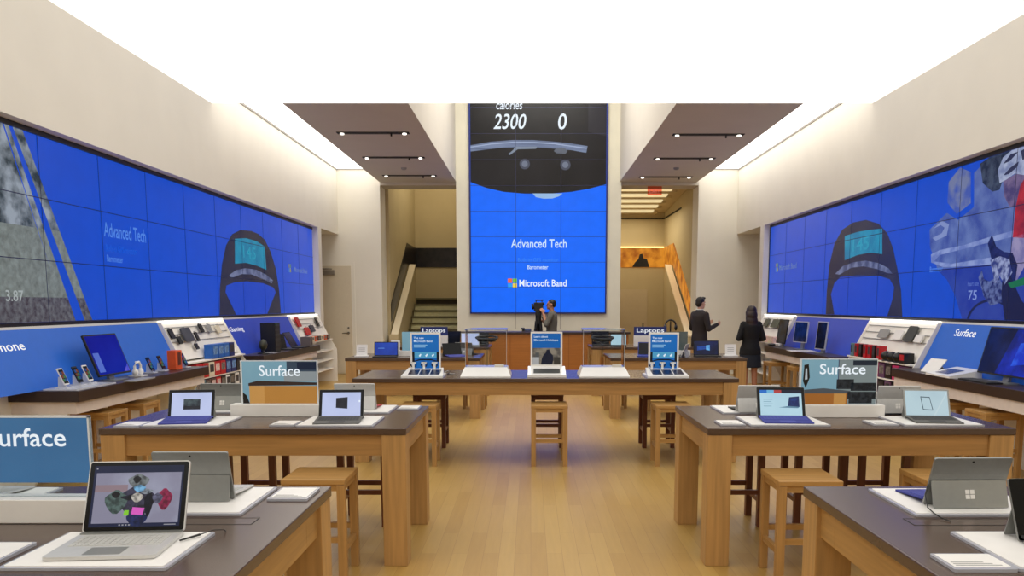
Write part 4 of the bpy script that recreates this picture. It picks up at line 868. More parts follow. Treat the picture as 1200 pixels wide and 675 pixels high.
def glass_case(x, y, label):
    r = thing('display_case', label, 'display case', (x, y, TH_), 0, 'clear display cases')
    MB().box(-0.265, 0.265, -0.22, 0.24, 0.0005, 0.018, 0.003).build('foot', WHITEG, r)
    m = MB(); b = [(-0.265, -0.22), (0.265, -0.22), (0.265, 0.24), (-0.265, 0.24)]; t = [(-0.225, -0.10), (0.225, -0.10), (0.225, 0.20), (-0.225, 0.20)]
    m.add([(p[0], p[1], 0.018) for p in b] + [(p[0], p[1], 0.105) for p in t], [(0, 1, 5, 4), (1, 2, 6, 5), (2, 3, 7, 6), (3, 0, 4, 7), (4, 5, 6, 7)]); m.build('plinth', WHITEG, r)
    g = MB(); z0, z1 = 0.1055, 0.50
    g.box(-0.22, 0.22, -0.095, -0.090, z0, z1); g.box(-0.22, 0.22, 0.19, 0.195, z0, z1); g.box(-0.22, -0.215, -0.09, 0.19, z0, z1); g.box(0.215, 0.22, -0.09, 0.19, z0, z1); g.build('case_glass', GLS, r)
    g = MB()
    for sx in (-0.22, 0.216):
        g.box(sx, sx + 0.004, -0.097, -0.095, z0, z1)
    g.build('case_edges', M('polished acrylic edge', (196, 198, 196), 0.2), r)
    MB().box(-0.225, 0.225, -0.1, 0.2, 0.5005, 0.512, 0.003).build('case_lid', CLEAR('frosted case lid', (226, 236, 246), 0.25, 0.15), r)
    MB().box(-0.2, 0.2, 0.03, 0.06, 0.104, 0.107).build('blue_floor', M('violet card', (150, 140, 220), 0.4), r)
    MB().box(0.09, 0.19, -0.095, -0.085, 0.106, 0.135, 0.003).box(0.09, 0.19, -0.085, -0.03, 0.106, 0.11).build('case_label', WHITE, r)
    h = thing('headset', 'dark visor headset floating on a clear post inside the display case ' + ('nearer the staircase' if x < 0.2 else 'nearer the exit sign'), 'headset', (x, y + 0.05, TH_ + 0.106), 0, 'visor headsets in cases')
    pts = [(0.10 * math.cos(t), 0.02 - 0.10 * math.sin(t), 0.27) for t in [PI * i / 16 for i in range(17)]]
    m = MB()
    for k in range(16):
        p, q = pts[k], pts[k + 1]
        m.add([(p[0], p[1], 0.265), (q[0], q[1], 0.265), (q[0] * 1.1, q[1] * 1.1, 0.305), (p[0] * 1.1, p[1] * 1.1, 0.305), (p[0] * .9, p[1] * .9, 0.305), (q[0] * .9, q[1] * .9, 0.305), (q[0] * .85, q[1] * .85, 0.265), (p[0] * .85, p[1] * .85, 0.265)], [(0, 1, 2, 3), (3, 2, 5, 4), (4, 5, 6, 7), (7, 6, 1, 0)], 0, True)
    m.build('visor', GLASSB, h)
    MB().tube([(0.115 * math.cos(t), 0.03 + 0.115 * math.sin(t) * 1.1, 0.305 + 0.012 * math.sin(t)) for t in [2 * PI * i / 24 for i in range(25)]], 0.011, 8).build('head_ring', M('charcoal ring', (40, 40, 42), 0.5), h)
    MB().tube([(0, 0.03, 0.0), (0, 0.03, 0.23)], 0.012, 10).tube([(-0.08, 0.03, 0.275), (0, 0.03, 0.23), (0.08, 0.03, 0.275)], 0.008, 8).build('post', CLR, h)
    return r
glass_case(-0.475, 8.60, 'clear case with a dark headset, staircase side of the middle poster sign')
glass_case(0.775, 8.60, 'clear case with a dark headset, exit sign side of the middle poster sign')
r = thing('demo_sign', 'white-framed poster sign picturing a person, in the middle of the long table', 'sign', (0.17, 8.62, TH_))
MB().box(-0.205, 0.205, -0.20, 0.12, 0.0005, 0.03, 0.003).prism([(-0.20, 0.03), (0.12, 0.03), (0.12, 0.10), (0.06, 0.10)], 'x', -0.2, 0.2).build('base', WHITEG, r)
m = MB(); m.add([(-0.14, -0.155, 0.0455), (0.14, -0.155, 0.0455), (0.14, -0.02, 0.0818), (-0.14, -0.02, 0.0818)], [(0, 1, 2, 3)]); m.build('dark_inset', M('slate inset', (74, 76, 74), 0.4), r)
fr = MB().rpanel(-0.172, 0.172, 0.10, 0.475, 0.06, 0.08, 0.006).build('sign_frame', WHITEG, r)
m = MB(); m.rect(-0.152, 0.152, 0.12, 0.457, 0.0592, 0); m.rect(-0.152, 0.152, 0.30, 0.457, 0.0588, 1); m.build('poster', [LIT('office wall photo', (150, 140, 124), 0.7, rgb2=(96, 90, 84), scale=12), LIT('poster blue', (18, 104, 186), 0.75)], fr)
MB().text('Learn about', -0.135, 0.412, 0.0582, h=0.022).text('Microsoft HoloLens', -0.135, 0.374, 0.0582, w=0.26, h=0.022).build('lettering', LIT('poster white', (226, 240, 250), 0.9), fr)
MB().flat([(-0.06, 0.12), (-0.05, 0.19), (-0.03, 0.23), (-0.01, 0.245), (0.0, 0.28), (0.03, 0.285), (0.04, 0.25), (0.07, 0.22), (0.075, 0.17), (0.06, 0.12)], 0.0584).build('poster_person', LIT('poster person', (24, 30, 48), 0.8), fr)
for q, nm, c in (((-0.15, -0.08, 0.12, 0.2), 'poster_chair', (190, 190, 190)), ((-0.12, -0.08, 0.2, 0.25), 'poster_lamp', (90, 92, 92)), ((0.08, 0.15, 0.12, 0.2), 'poster_cabinet', (66, 62, 56))): MB().rect(*q, 0.0586).build(nm, LIT(nm, c, 0.7), fr)

# ------------------------------------------------------------------ products on the far tables
def laptop(x, y, rz, label, scr, body=BLACKM, w=0.30, h=0.20, lean=12, z=TH_, pic=None, keys=KEYD, group=None):
    r = thing('laptop', label, 'laptop', (x, y, z), rz, group)
    MB().rslab(-w / 2, w / 2, -0.21, 0, 0.001, 0.015, 0.01).build('base', body, r)
    MB().rslab(-w / 2 + 0.02, w / 2 - 0.02, -0.12, -0.02, 0.015, 0.0165, 0.004).build('keys', keys, r)
    X = tilt(lean, (0, 0, 0.012)); MB(X).rpanel(-w / 2, w / 2, 0, h, 0, 0.008, 0.008).build('lid', body, r)
    s = MB(X).rect(-w / 2 + 0.012, w / 2 - 0.012, 0.014, h - 0.012, -0.001).build('screen', scr, r)
    if pic: pic(s, X, -w / 2 + 0.012, w / 2 - 0.012, 0.014, h - 0.012)
    return r
BLUEQ = screen_lit('blue start screen', (24, 70, 178), (18, 52, 150)); NAVYQ = screen_lit('navy start screen', (14, 30, 84), (8, 14, 44)); DARKQ = screen_lit('dim screen', (20, 22, 30), (12, 14, 20))
def pic_glow(s, X, x0, x1, z0, z1):
    w, h = x1 - x0, z1 - z0
    MB(X).flat([(x0 + w * .5, z0 + h * .35), (x0 + w * .66, z0 + h * .3), (x0 + w * .66, z0 + h * .72), (x0 + w * .5, z0 + h * .68)], -0.0016).build('window_picture', screen_lit('light window', (104, 176, 230), (70, 140, 210), 30), s)
    MB(X).flat([(x0 + w * .12, z0 + h * .3), (x0 + w * .5, z0 + h * .4), (x0 + w * .5, z0 + h * .62), (x0 + w * .12, z0 + h * .66)], -0.0014).build('light_beam', screen_lit('beam blue', (30, 84, 170), (20, 56, 136), 20), s)
def pic_line(s, X, x0, x1, z0, z1):
    w, h = x1 - x0, z1 - z0
    MB(X).rect(x0 + w * .14, x0 + w * .42, z0 + h * .52, z0 + h * .57, -0.0014).build('caption', screen_lit('soft caption', (90, 140, 220)), s)
laptop(-2.14, 11.86, 0.05, 'small laptop with a plain blue screen on the far table near the white door', BLUEQ, w=0.35, h=0.21, pic=pic_line)
laptop(2.62, 11.98, -0.03, 'open laptop with a glowing window picture in front of the man in the suit', NAVYQ, w=0.375, h=0.225, pic=pic_glow)
def card_holder(x, y, label, w=0.16, h=0.16):
    r = thing('card_holder', label, 'card holder', (x, y, TH_), 0, 'white card holders')
    MB().box(-w * .6, w * .6, -0.07, 0.07, 0.0005, 0.02, 0.003).build('foot', WHITE, r); MB(tilt(10, (0, 0, 0.02))).rpanel(-w / 2, w / 2, 0, h, 0, 0.012, 0.004).build('card', WHITE, r)
    m = MB(tilt(10, (0, 0, 0.02)))
    for k in range(3): m.rect(-w * .3, w * .3, h * (.35 + .15 * k), h * (.39 + .15 * k), -0.001)
    m.build('print_lines', GREYL, r)
card_holder(-2.50, 11.86, 'white card holder beside the small blue-screened laptop')
card_holder(2.98, 11.95, 'white card holder beside the open laptop near the woman')
card_holder(-2.10, 12.42, 'white card holder behind the small blue-screened laptop', 0.14, 0.2)
def small_sign(x, y, label, mat, w=0.3, h=0.28):
    r = thing('table_sign', label, 'sign', (x, y, TH_), 0, 'far table signs')
    MB().box(-w * .62, w * .62, -0.05, 0.05, 0.0005, 0.08, 0.003).build('base', WHITE, r); MB().rpanel(-w / 2, w / 2, 0.08, 0.08 + h, -0.008, 0.008, 0.004).build('acrylic_pane', mat, r)
small_sign(-1.72, 12.05, 'pale blue glass sign behind the wristband stand, staircase side', SBLUE2, 0.42)
small_sign(2.20, 12.15, 'grey glass sign behind the wristband stand, exit sign side', M('smoked acrylic', (92, 104, 104), 0.15), 0.34)
tablet(-1.16, 12.0, 0.5, 'dark tablet turned aside on the far table by the staircase', None, BLUEK, body=BLACKM, z=TH_, kick=True)
tablet(-1.0, 12.35, PI - 0.4, 'grey tablet seen from behind on the far table by the staircase', None, GREY, body=SILV, z=TH_)
tablet(2.24, 11.86, PI + 1.2, 'grey tablet seen from behind beside the open laptop in front of the man', None, GREY, body=SILVL, z=TH_)
laptop(1.78, 11.98, -0.2, 'laptop with a black and blue screen next to the wristband stand', DARKQ, w=0.36, h=0.2, body=M('blue metal', (36, 60, 150), 0.4), keys=KEYB)
laptop(-1.12, 14.85, 0.1, 'laptop with a pale lavender screen on the furthest table by the staircase', LAV, w=0.34, h=0.24, body=SILV)
laptop(1.62, 14.85, -0.1, 'laptop with a pale blue screen on the furthest table by the exit sign', PALE, w=0.30, h=0.22, body=BLACKM)
laptop(1.33, 15.2, 0.3, 'black laptop at the aisle corner of the furthest table', DARKQ, w=0.36, h=0.26, body=BLACKM)
laptop(-1.5, 15.2, -0.3, 'black laptop beside the lettered shelf sign, staircase side', DARKQ, w=0.34, h=0.26, body=BLACKM)
laptop(-0.95, 15.25, 0.0, 'black laptop at the aisle corner of the furthest table by the staircase', DARKQ, w=0.3, h=0.24, body=BLACKM)
def dept_sign(x, y, w, label, back):
    r = thing('department_sign', label, 'sign', (x, y, TH_), 0, 'white lettered department signs')
    MB().box(-w / 2, w / 2, -0.05, 0.05, 0.0005, 0.2, 0.004).build('base', WHITE, r); MB().box(-w / 2, w / 2, 0.0, 0.03, 0.2, 0.36, 0.004).build('backing', back, r)
    MB().text('Laptops', -w * .42, 0.235, -0.006, w=w * .84, h=0.10).build('lettering', LIT('white letters', (236, 242, 248), 0.9), r)
dept_sign(-1.78, 14.8, 0.50, 'lettered department sign on the furthest table by the staircase', NAVY)
dept_sign(2.2, 14.8, 0.60, 'lettered department sign on the furthest table by the exit sign', NAVY)
# ------------------------------------------------------------------ products on the wall counters
CT = 0.8905
def phone(x, y, rz, label, z=CT, body=BLACK, pic=None):
    r = thing('smartphone', label, 'phone', (x, y, z), rz, 'phones on stands')
    MB().rslab(-0.05, 0.05, -0.06, 0.06, 0.0005, 0.012, 0.01).build('stand_foot', CLRB, r); MB().prism([(-0.02, 0.012), (0.05, 0.012), (0.045, 0.10), (0.03, 0.10)], 'x', -0.012, 0.012).build('stand_post', CLRB, r)
    X = tilt(24, (0, -0.03, 0.03)); MB(X).rpanel(-0.04, 0.04, 0, 0.16, 0, 0.009, 0.008).build('body', body, r)
    s = MB(X).rect(-0.035, 0.035, 0.012, 0.148, -0.001).build('screen', DARKQ, r)
    m = MB(X)
    for k in range(6): m.rect(-0.03 + 0.031 * (k % 2), -0.002 + 0.031 * (k % 2), 0.03 + 0.034 * (k // 2), 0.058 + 0.034 * (k // 2), -0.0015, k % 3)
    m.build('app_tiles', [screen_lit('tile green', (60, 110, 70)), screen_lit('tile blue', (36, 74, 130)), screen_lit('tile rust', (120, 62, 46))], s)
    return r
CLRB = M('milky acrylic', (206, 208, 216), 0.2, var=0.03)
for y, b, lb in ((7.22, WHITE, 'white-edged phone leaning on a stand, nearest the camera of the three below the white lettering'), (7.45, BLACK, 'black phone leaning on a stand, middle of the three below the white lettering'), (7.62, WHITE, 'phone leaning on a stand, third from the camera and closest to the blue computer')):
    phone(-4.22, y, PI / 2, lb, body=b, z=CT + 0.0118)
phone(-4.25, 8.95, PI / 2, 'black phone on a stand beyond the blue computer'); phone(-4.25, 9.22, PI / 2, 'black phone on a stand next to the orange carton')
phone(-4.2, 9.72, PI / 2, 'black phone on a stand at the far end of the phone counter')
def all_in_one(x, y, rz, label, w, h, scr, body=BLACKM, lean=12, pic=None, deck=True, z0=0.06):
    r = thing('desktop_computer', label, 'computer', (x, y, CT), rz)
    MB().rslab(-w * .22, w * .22, -0.08, 0.06, 0.0005, 0.012, 0.02).build('foot', SILV, r); MB().prism([(0.02, 0.012), (0.05, 0.012), (0.05 + h * .1, z0 + h * .4), (0.03 + h * .1, z0 + h * .4)], 'x', -0.05, 0.05).build('stand', SILV, r)
    X = tilt(lean, (0, -0.02, z0)); MB(X).rpanel(-w / 2, w / 2, 0, h, 0, 0.02, 0.008).build('body', body, r)
    s = MB(X).rect(-w / 2 + 0.015, w / 2 - 0.015, 0.015, h - 0.015, -0.001).build('screen', scr, r)
    if pic: pic(s, X, -w / 2 + 0.015, w / 2 - 0.015, 0.015, h - 0.015)
    if deck: MB().rslab(-0.21, 0.21, -0.32, -0.19, 0.0005, 0.012, 0.01).build('keyboard', GREYL, r)
    return r
def pic_bluepanel(s, X, x0, x1, z0, z1):
    w, h = x1 - x0, z1 - z0
    MB(X).rect(x0 + w * .04, x0 + w * .22, z0 + h * .06, z0 + h * .56, -0.0015).build('side_panel', screen_lit('pale side panel', (86, 110, 200)), s)
    MB(X).flat([(x0 + w * .8, z0), (x1, z0), (x1, z0 + h * .2)], -0.0015).build('corner_picture', screen_lit('violet corner', (110, 90, 190), (60, 70, 190), 20), s)
all_in_one(-4.22, 8.10, PI / 2, 'computer with a deep blue screen between the phones on the phone counter', 0.62, 0.43, screen_lit('ultramarine screen', (10, 22, 150), (8, 18, 138)), pic=pic_bluepanel, lean=20)
r = thing('headphone_stand', 'white loop-shaped headphones on a stand beside the blue computer', 'headphones', (-4.2, 8.55, CT), PI / 2)
MB().rslab(-0.07, 0.07, -0.08, 0.08, 0.0005, 0.012, 0.02).build('foot', WHITE, r)
MB().tube([(-0.06, 0.0, 0.02), (-0.065, 0.0, 0.11), (-0.03, 0.0, 0.15), (0.03, 0.0, 0.15), (0.065, 0.0, 0.11), (0.06, 0.0, 0.02)], 0.014, 8).build('headband', WHITE, r)
for sx in (-1, 1): MB().ball((sx * 0.058, 0, 0.045), (0.025, 0.035, 0.04)).build('ear_cup', WHITE, r)
r = thing('carton', 'orange carton with dark phone picture at the end of the phone counter', 'box', (-4.2, 9.45, CT), PI / 2)
MB().box(-0.085, 0.085, -0.05, 0.05, 0.0005, 0.225, 0.003).build('box', ORANGE, r); MB().rect(-0.03, 0.055, 0.05, 0.2, -0.0506).build('printed_picture', M('carton dark print', (92, 40, 24), 0.5), r)
tag(MB().rslab(-0.16, 0.16, -0.34, 0.34, 0.0005, 0.012, 0.02).build('phone_tray', CLRB, None, (-4.18, 7.42, CT - 0.0003)), 'long milky tray under the row of three phones', 'tray')

def tower(x, y):
    r = thing('tower_computer', 'tall black desktop tower on the counter under the gaming lettering', 'computer', (x, y, CT), PI / 2)
    MB().box(-0.13, 0.13, -0.10, 0.14, 0.0005, 0.47, 0.006).build('case', BLACK, r); m = MB()
    for k in range(5): m.box(-0.11, 0.11, -0.104, -0.1, 0.06 + 0.08 * k, 0.10 + 0.08 * k)
    m.build('front_grille', M('tower grille', (44, 42, 38), 0.5), r); MB().box(-0.11, -0.04, -0.105, -0.1, 0.43, 0.455).build('badge', M('tower badge', (30, 90, 60), 0.4), r)
tower(-4.19, 13.0)
r = thing('curved_monitor', 'small dark round-backed speaker lamp beside the black tower', 'speaker', (-4.15, 12.45, CT), PI / 2)
MB().lathe([(0.09, 0.0005), (0.09, 0.015), (0.02, 0.02), (0.02, 0.06)], 18).build('foot', BLACK, r); MB().ball((0, 0, 0.14), (0.10, 0.06, 0.09)).build('body', M('olive black plastic', (54, 56, 40), 0.5), r)
laptop(-4.2, 13.65, PI / 2, 'dark laptop just beyond the black tower', DARKQ, w=0.36, h=0.26, z=CT, body=BLACKM)
laptop(-4.2, 14.3, PI / 2, 'dark laptop tilted back near the end of the gaming counter', NAVYQ, w=0.40, h=0.30, z=CT, body=BLACKM, lean=30)
info_tag(-4.12, 12.70, 'white card in front of the black tower', 0.2, 0.16, PI / 2, CT)
r = thing('carton', 'grey carton standing at the far end of the gaming counter', 'box', (-4.2, 15.05, CT), PI / 2); MB().box(-0.09, 0.09, -0.09, 0.09, 0.0005, 0.16, 0.003).build('box', M('taupe carton', (120, 108, 100), 0.6), r); MB().rect(-0.06, 0.06, 0.03, 0.12, -0.0906).build('printed_picture', M('taupe print', (96, 86, 80), 0.6), r)

def pic_swirl(s, X, x0, x1, z0, z1):
    w, h = x1 - x0, z1 - z0
    MB(X).flat([(x0 + w * .35, z0), (x1, z0), (x1, z1), (x0 + w * .55, z1), (x0 + w * .45, z0 + h * .5)], -0.0014).build('swirl', screen_lit('blue swirl', (14, 44, 180), (8, 26, 110), 4), s)
    MB(X).flat([(x0 + w * .62, z0 + h * .2), (x1, z0 + h * .3), (x1, z0 + h * .8), (x0 + w * .68, z0 + h * .7)], -0.0016).build('bright_swirl', screen_lit('bright blue swirl', (40, 96, 226), (16, 50, 190), 6), s)
all_in_one(4.61, 7.80, -PI / 2, 'big dark monitor with a blue swirl beside the white lettering on the counter panel', 0.86, 0.48, NAVYQ, lean=14, pic=pic_swirl, deck=False, z0=0.07)
r = thing('keyboard', 'black keyboard with a small stand below the big dark monitor', 'keyboard', (4.44, 7.9, CT), -PI / 2)
MB().rslab(-0.26, 0.26, -0.08, 0.08, 0.0005, 0.016, 0.01).build('body', BLACKM, r); m = MB()
for rr in range(4):
    for k in range(14): m.box(-0.24 + k * 0.034, -0.24 + k * 0.034 + 0.03, -0.065 + rr * 0.034, -0.065 + rr * 0.034 + 0.03, 0.016, 0.02)
m.build('keys', KEYD, r)
r = thing('slate_stand', 'white wedge stand with a navy inset on the counter by the big dark monitor', 'display stand', (4.50, 8.52, CT), -PI / 2)
MB().prism([(-0.17, 0.0005), (0.17, 0.0005), (0.17, 0.085), (-0.17, 0.02)], 'x', -0.25, 0.25).build('wedge', WHITEG, r)
m = MB(); m.add([(-0.17, -0.11, 0.0335), (0.10, -0.11, 0.0335), (0.10, 0.07, 0.0685), (-0.17, 0.07, 0.0685)], [(0, 1, 2, 3)]); m.build('inset_screen', M('navy slate', (36, 44, 90), 0.2), r)
tablet(4.47, 9.0, -PI / 2 + 0.2, 'white-faced tablet leaning low on the counter next to the white wedge stand', None, None, body=SILVL, lean=42, z=CT, front=WHITE, w=0.26, h=0.2)
all_in_one(4.55, 12.6, -PI / 2 + 0.1, 'tall upright dark screen with white edge, nearer of two by the deep blue panel', 0.34, 0.44, screen_lit('dark photo screen', (14, 20, 44), (6, 10, 22), 8), body=SILVL, lean=6, deck=False)
all_in_one(4.58, 13.65, -PI / 2 + 0.15, 'upright dark screen in a white frame, farther of the two by the deep blue panel', 0.46, 0.36, screen_lit('dark shelf screen', (12, 24, 60), (4, 8, 20), 8), body=SILVL, lean=6, deck=False, z0=0.12)
all_in_one(4.55, 14.6, -PI / 2, 'black upright screen at the end of the counter beside the woman', 0.50, 0.44, screen_lit('dark teal screen', (14, 34, 52), (8, 12, 16), 6), body=BLACKM, lean=8, deck=False)
tag(MB().rslab(-0.2, 0.2, -0.15, 0.15, 0.0005, 0.008, 0.01).build('counter_mat', WHITE, None, (4.45, 13.2, CT)), 'white mat lying on the counter between the two upright screens', 'mat')
tag(MB().ball((0, 0, 0.03), (0.07, 0.12, 0.028)).build('computer_mouse', BLACK, None, (4.42, 14.75, CT - 0.001)), 'black mouse at the end of the counter beside the woman', 'mouse')

# ------------------------------------------------------------------ goods in the accessory bays
def carton(x, y, z, w, d, h, mat, label, group, s=-1, art=None):
    r = thing('game_case' if 'case' in label else 'carton', label, 'box', (x, y, z + 0.0005), PI / 2 if s < 0 else -PI / 2, group)
    MB().box(-w / 2, w / 2, -d / 2, d / 2, 0, h, 0.002).build('box', mat, r)
    MB().rect(-w * .36, w * .36, h * .3, h * .85, -d / 2 - 0.0006).build('printed_picture', art or WHITE, r)
GX = -4.322
A1 = M('mixed cover print', (120, 112, 104), 0.5, var=0.7, scale=30); A2 = M('red cover print', (226, 196, 190), 0.5, var=0.3, scale=30); A3 = M('blue cover print', (110, 150, 200), 0.5, var=0.5, scale=30); A4 = M('dark cover print', (60, 58, 60), 0.5, var=0.6, scale=30)
for k, (c, a, nm) in enumerate(((BLUEC, A3, 'blue carton nearest the camera on the top shelf of the game bay'), (BLUEC, A3, 'blue carton in the middle of the top shelf of the game bay'), (BLUEC, A3, 'blue carton third along the top shelf of the game bay'), (NAVY, A4, 'dark navy carton at the end of the top shelf of the game bay'))):
    carton(GX, 10.85 + k * 0.2, 0.925, 0.185, 0.12, 0.19, c, nm, 'blue cartons in the game bay', art=a)
row2 = [(REDM, A2), (REDM, A1), (IVORY, A4), (REDM, A2), (REDM, A1), (NAVY, A3), (NAVY, A3), (BLACK, A4)]
cn = {id(REDM): 'red', id(IVORY): 'ivory', id(NAVY): 'navy', id(BLACK): 'black', id(TEAL): 'teal', id(ORANGE): 'orange', id(WHITE): 'white'}
ordn = ['first', 'second', 'third', 'fourth', 'fifth', 'sixth', 'seventh', 'eighth', 'ninth', 'tenth', 'eleventh']
for k, (c, a) in enumerate(row2):
    carton(GX, 10.3 + k * 0.2, 0.70, 0.185, 0.12, 0.185, c, f'{cn[id(c)]} game case, {ordn[k]} from the camera on the middle shelf of the game bay', 'game cases on the middle shelf', art=a)
BRN = M('brown carton', (88, 62, 58), 0.5, var=0.1); cn[id(BRN)] = 'brown'
row3 = [(ORANGE, A2), (TEAL, A1), (TEAL, A4), (BRN, A1), (BRN, A2), (REDM, A2), (BLACK, A1), (WHITE, A4), (BLACK, A1), (WHITE, A4), (BLACK, A1)]
for k, (c, a) in enumerate(row3):
    carton(GX, 10.06 + k * 0.172, 0.50, 0.155, 0.12, 0.168, c, f'{cn[id(c)]} game case, {ordn[k]} from the camera on the lower shelf of the game bay', 'game cases on the lower shelf', art=a)
def hung(s, y, z, w, h, mat, name, label, cat, group=None, d=0.02, hook=True):
    """an item hanging in front of the sloping back"""
    t = math.atan2(0.22, 0.48); x = mir(-4.63 + 0.24 - 0.22 * (z - 0.95) / 0.48 + 0.034, s)
    r = thing(name, label, cat, (x, y, z), PI / 2 if s < 0 else -PI / 2, group)
    X = Matrix.Rotation(-t, 4, 'X'); MB(X).rpanel(-w / 2, w / 2, 0, h, -d - 0.003, -0.003, min(w, h) * 0.12).build('body', mat, r)
    if hook: MB(X).tube([(0, 0.004, h + 0.012), (0, -0.03, h + 0.012)], 0.004, 6).box(-0.012, 0.012, -0.012, -0.006, h - 0.01, h + 0.016).build('hanger', GREYL, r)
SLATE = M('slate tablet cover', (64, 66, 78), 0.6, var=0.08)
for y, z, w, h, mt, lb in ((10.5, 1.17, 0.27, 0.19, SLATE, 'large slate-grey tablet cover hanging in the game bay'), (10.06, 1.22, 0.11, 0.13, BLACK, 'black pouch hanging nearest the phone counter in the game bay'), (10.2, 1.15, 0.10, 0.10, BLACKM, 'small black pouch hanging below the others near the phone counter'), (10.76, 1.16, 0.07, 0.13, BLACK, 'slim black case hanging just beyond the large grey cover'),
                              (11.02, 1.27, 0.10, 0.12, BLACKM, 'black case hanging high past the large grey cover'), (11.3, 1.26, 0.10, 0.12, GREYL, 'grey case hanging high near the gaming panel'), (10.6, 1.06, 0.08, 0.08, BLACK, 'small black case hanging below the large grey cover'), (11.6, 1.24, 0.12, 0.12, IVORY, 'ivory case hanging next to the gaming panel')):
    hung(-1, y, z, w, h, mt, 'hanging_case', lb, 'case', 'hanging cases in the game bay')
for y, z, w, h, mt, lb in ((10.95, 1.20, 0.28, 0.12, GREYL, 'grey flat keyboard pack on the slope of the red pack bay'), (10.5, 1.19, 0.24, 0.13, WHITE, 'white flat pack on the slope of the red pack bay'), (10.18, 1.18, 0.24, 0.21, M('charcoal cover', (58, 60, 56), 0.6), 'large charcoal cover standing on the slope of the red pack bay'), (9.92, 1.18, 0.18, 0.10, WHITE, 'white mouse pack on the slope next to the bright blue panel')):
    hung(1, y, z, w, h, mt, 'hanging_case', lb, 'case', 'packs on the slope of the red pack bay', hook=False)
for k in range(7):
    carton(4.64, 11.48 - k * 0.145, 0.925, 0.085, 0.10, 0.18, (TEAL, REDM, BLACK, REDM, REDM, BLACK, REDM)[k], ('teal', 'red', 'black', 'red', 'red', 'black', 'red')[k] + ' carton' + f', {ordn[k]} from the far end on the top shelf of the red pack bay', 'red packs', 1, art=A4)
for k in range(3):
    tag(MB().ball((0, 0, 0.065), (0.07, 0.06, 0.064)).lathe([(0.05, 0.0), (0.05, 0.012), (0.03, 0.02)], 16).build('round_speaker', BLACK, None, (4.62, 10.42 - k * 0.17, 0.9255)), f'round black speaker, {ordn[k]} after the red packs', 'speaker', 'round speakers in the red pack bay')
carton(4.64, 9.9, 0.925, 0.16, 0.12, 0.13, BLACK, 'black carton next to the round speakers', 'red packs', 1, art=REDM)
for k in range(8):
    c, n_ = ((PINK, 'magenta'), (M('plum carton', (96, 60, 96), 0.5), 'plum'), (BLACK, 'black'))[k % 3]
    carton(4.66, 11.3 - k * 0.2, 0.70, 0.17, 0.12, 0.185, c, f'{n_} carton, {ordn[k]} from the far end on the middle shelf of the red pack bay', 'cartons on the middle shelf of the red pack bay', 1, art=A1)
for k in range(8):
    c, n_ = ((BLACK, 'black'), (M('grape carton', (110, 74, 110), 0.5), 'grape'))[k % 2]
    carton(4.66, 11.3 - k * 0.2, 0.50, 0.17, 0.12, 0.165, c, f'{n_} carton, {ordn[k]} from the far end on the lower shelf of the red pack bay', 'cartons on the lower shelf of the red pack bay', 1, art=A4)
for y, z, w, h, mt, lb in ((15.6, 1.22, 0.22, 0.2, REDM, 'red pack hanging beside the gaming panel in the bay by the white door'), (16.95, 1.19, 0.13, 0.2, BLACK, 'black headset pack hanging nearest the white door'), (15.95, 1.05, 0.3, 0.16, REDM, 'red box low on the slope in the bay by the white door'), (16.35, 1.1, 0.3, 0.14, SLATE, 'slate pack beside the red box in the bay by the white door')):
    hung(-1, y, z, w, h, mt, 'hanging_case', lb, 'pack', 'packs in the bay by the white door')
for k in range(6): carton(GX, 15.75 + k * 0.24, 0.925, 0.2, 0.12, 0.1, (IVORY, ORANGE, BLACK)[k % 3], f'{("ivory", "orange", "black")[k % 3]} carton, {ordn[k]} from the gaming panel, white door bay', 'cartons in the bay by the white door', art=A1)
for y, w, lb in ((16.45, 0.28, 'dark patterned pack hanging nearest the woman'), (15.85, 0.44, 'wide dark patterned pack hanging in the bay behind the woman')):
    hung(1, y, 1.20, w, 0.17, M('dark patterned pack', (84, 88, 72), 0.6, var=0.5, scale=60), 'hanging_case', lb, 'pack', 'packs in the bay behind the woman')
for k in range(8): carton(4.64, 16.65 - k * 0.2, 0.925, 0.17, 0.12, 0.12, (IVORY, A2)[k % 2], f'{("ivory", "pale red")[k % 2]} carton, {ordn[k]} from the far end, bay behind the woman', 'cartons in the bay behind the woman', 1, art=A2)

# things on the service desk and far table
r = thing('desk_phone', 'small dark phone on the service desk beside the cameraman', 'phone', (-0.09, 17.35, 1.0755)); MB().prism([(-0.1, 0), (0.1, 0), (0.1, 0.06), (-0.1, 0.02)], 'x', -0.1, 0.1).build('base', M('olive black', (44, 42, 34), 0.5), r); MB().box(-0.12, -0.04, -0.09, 0.1, 0.045, 0.08, 0.012).build('handset', BLACK, r)
r = thing('headphone_stand', 'black headphones on a tall stand behind the wristband poster near the exit sign', 'headphones', (2.62, 15.1, TH_)); MB().rslab(-0.09, 0.09, -0.08, 0.08, 0.0005, 0.015, 0.02).tube([(0, 0, 0.015), (0, 0, 0.46)], 0.012, 8).build('stand', BLACK, r)
MB().tube([(0.1 * math.cos(t), 0, 0.37 + 0.11 * math.sin(t)) for t in [PI * i / 12 for i in range(13)]], 0.016, 8).build('headband', BLACK, r)
for sx in (-1, 1): MB().ball((sx * 0.1, 0, 0.34), (0.03, 0.045, 0.06)).build('ear_cup', BLACK, r)

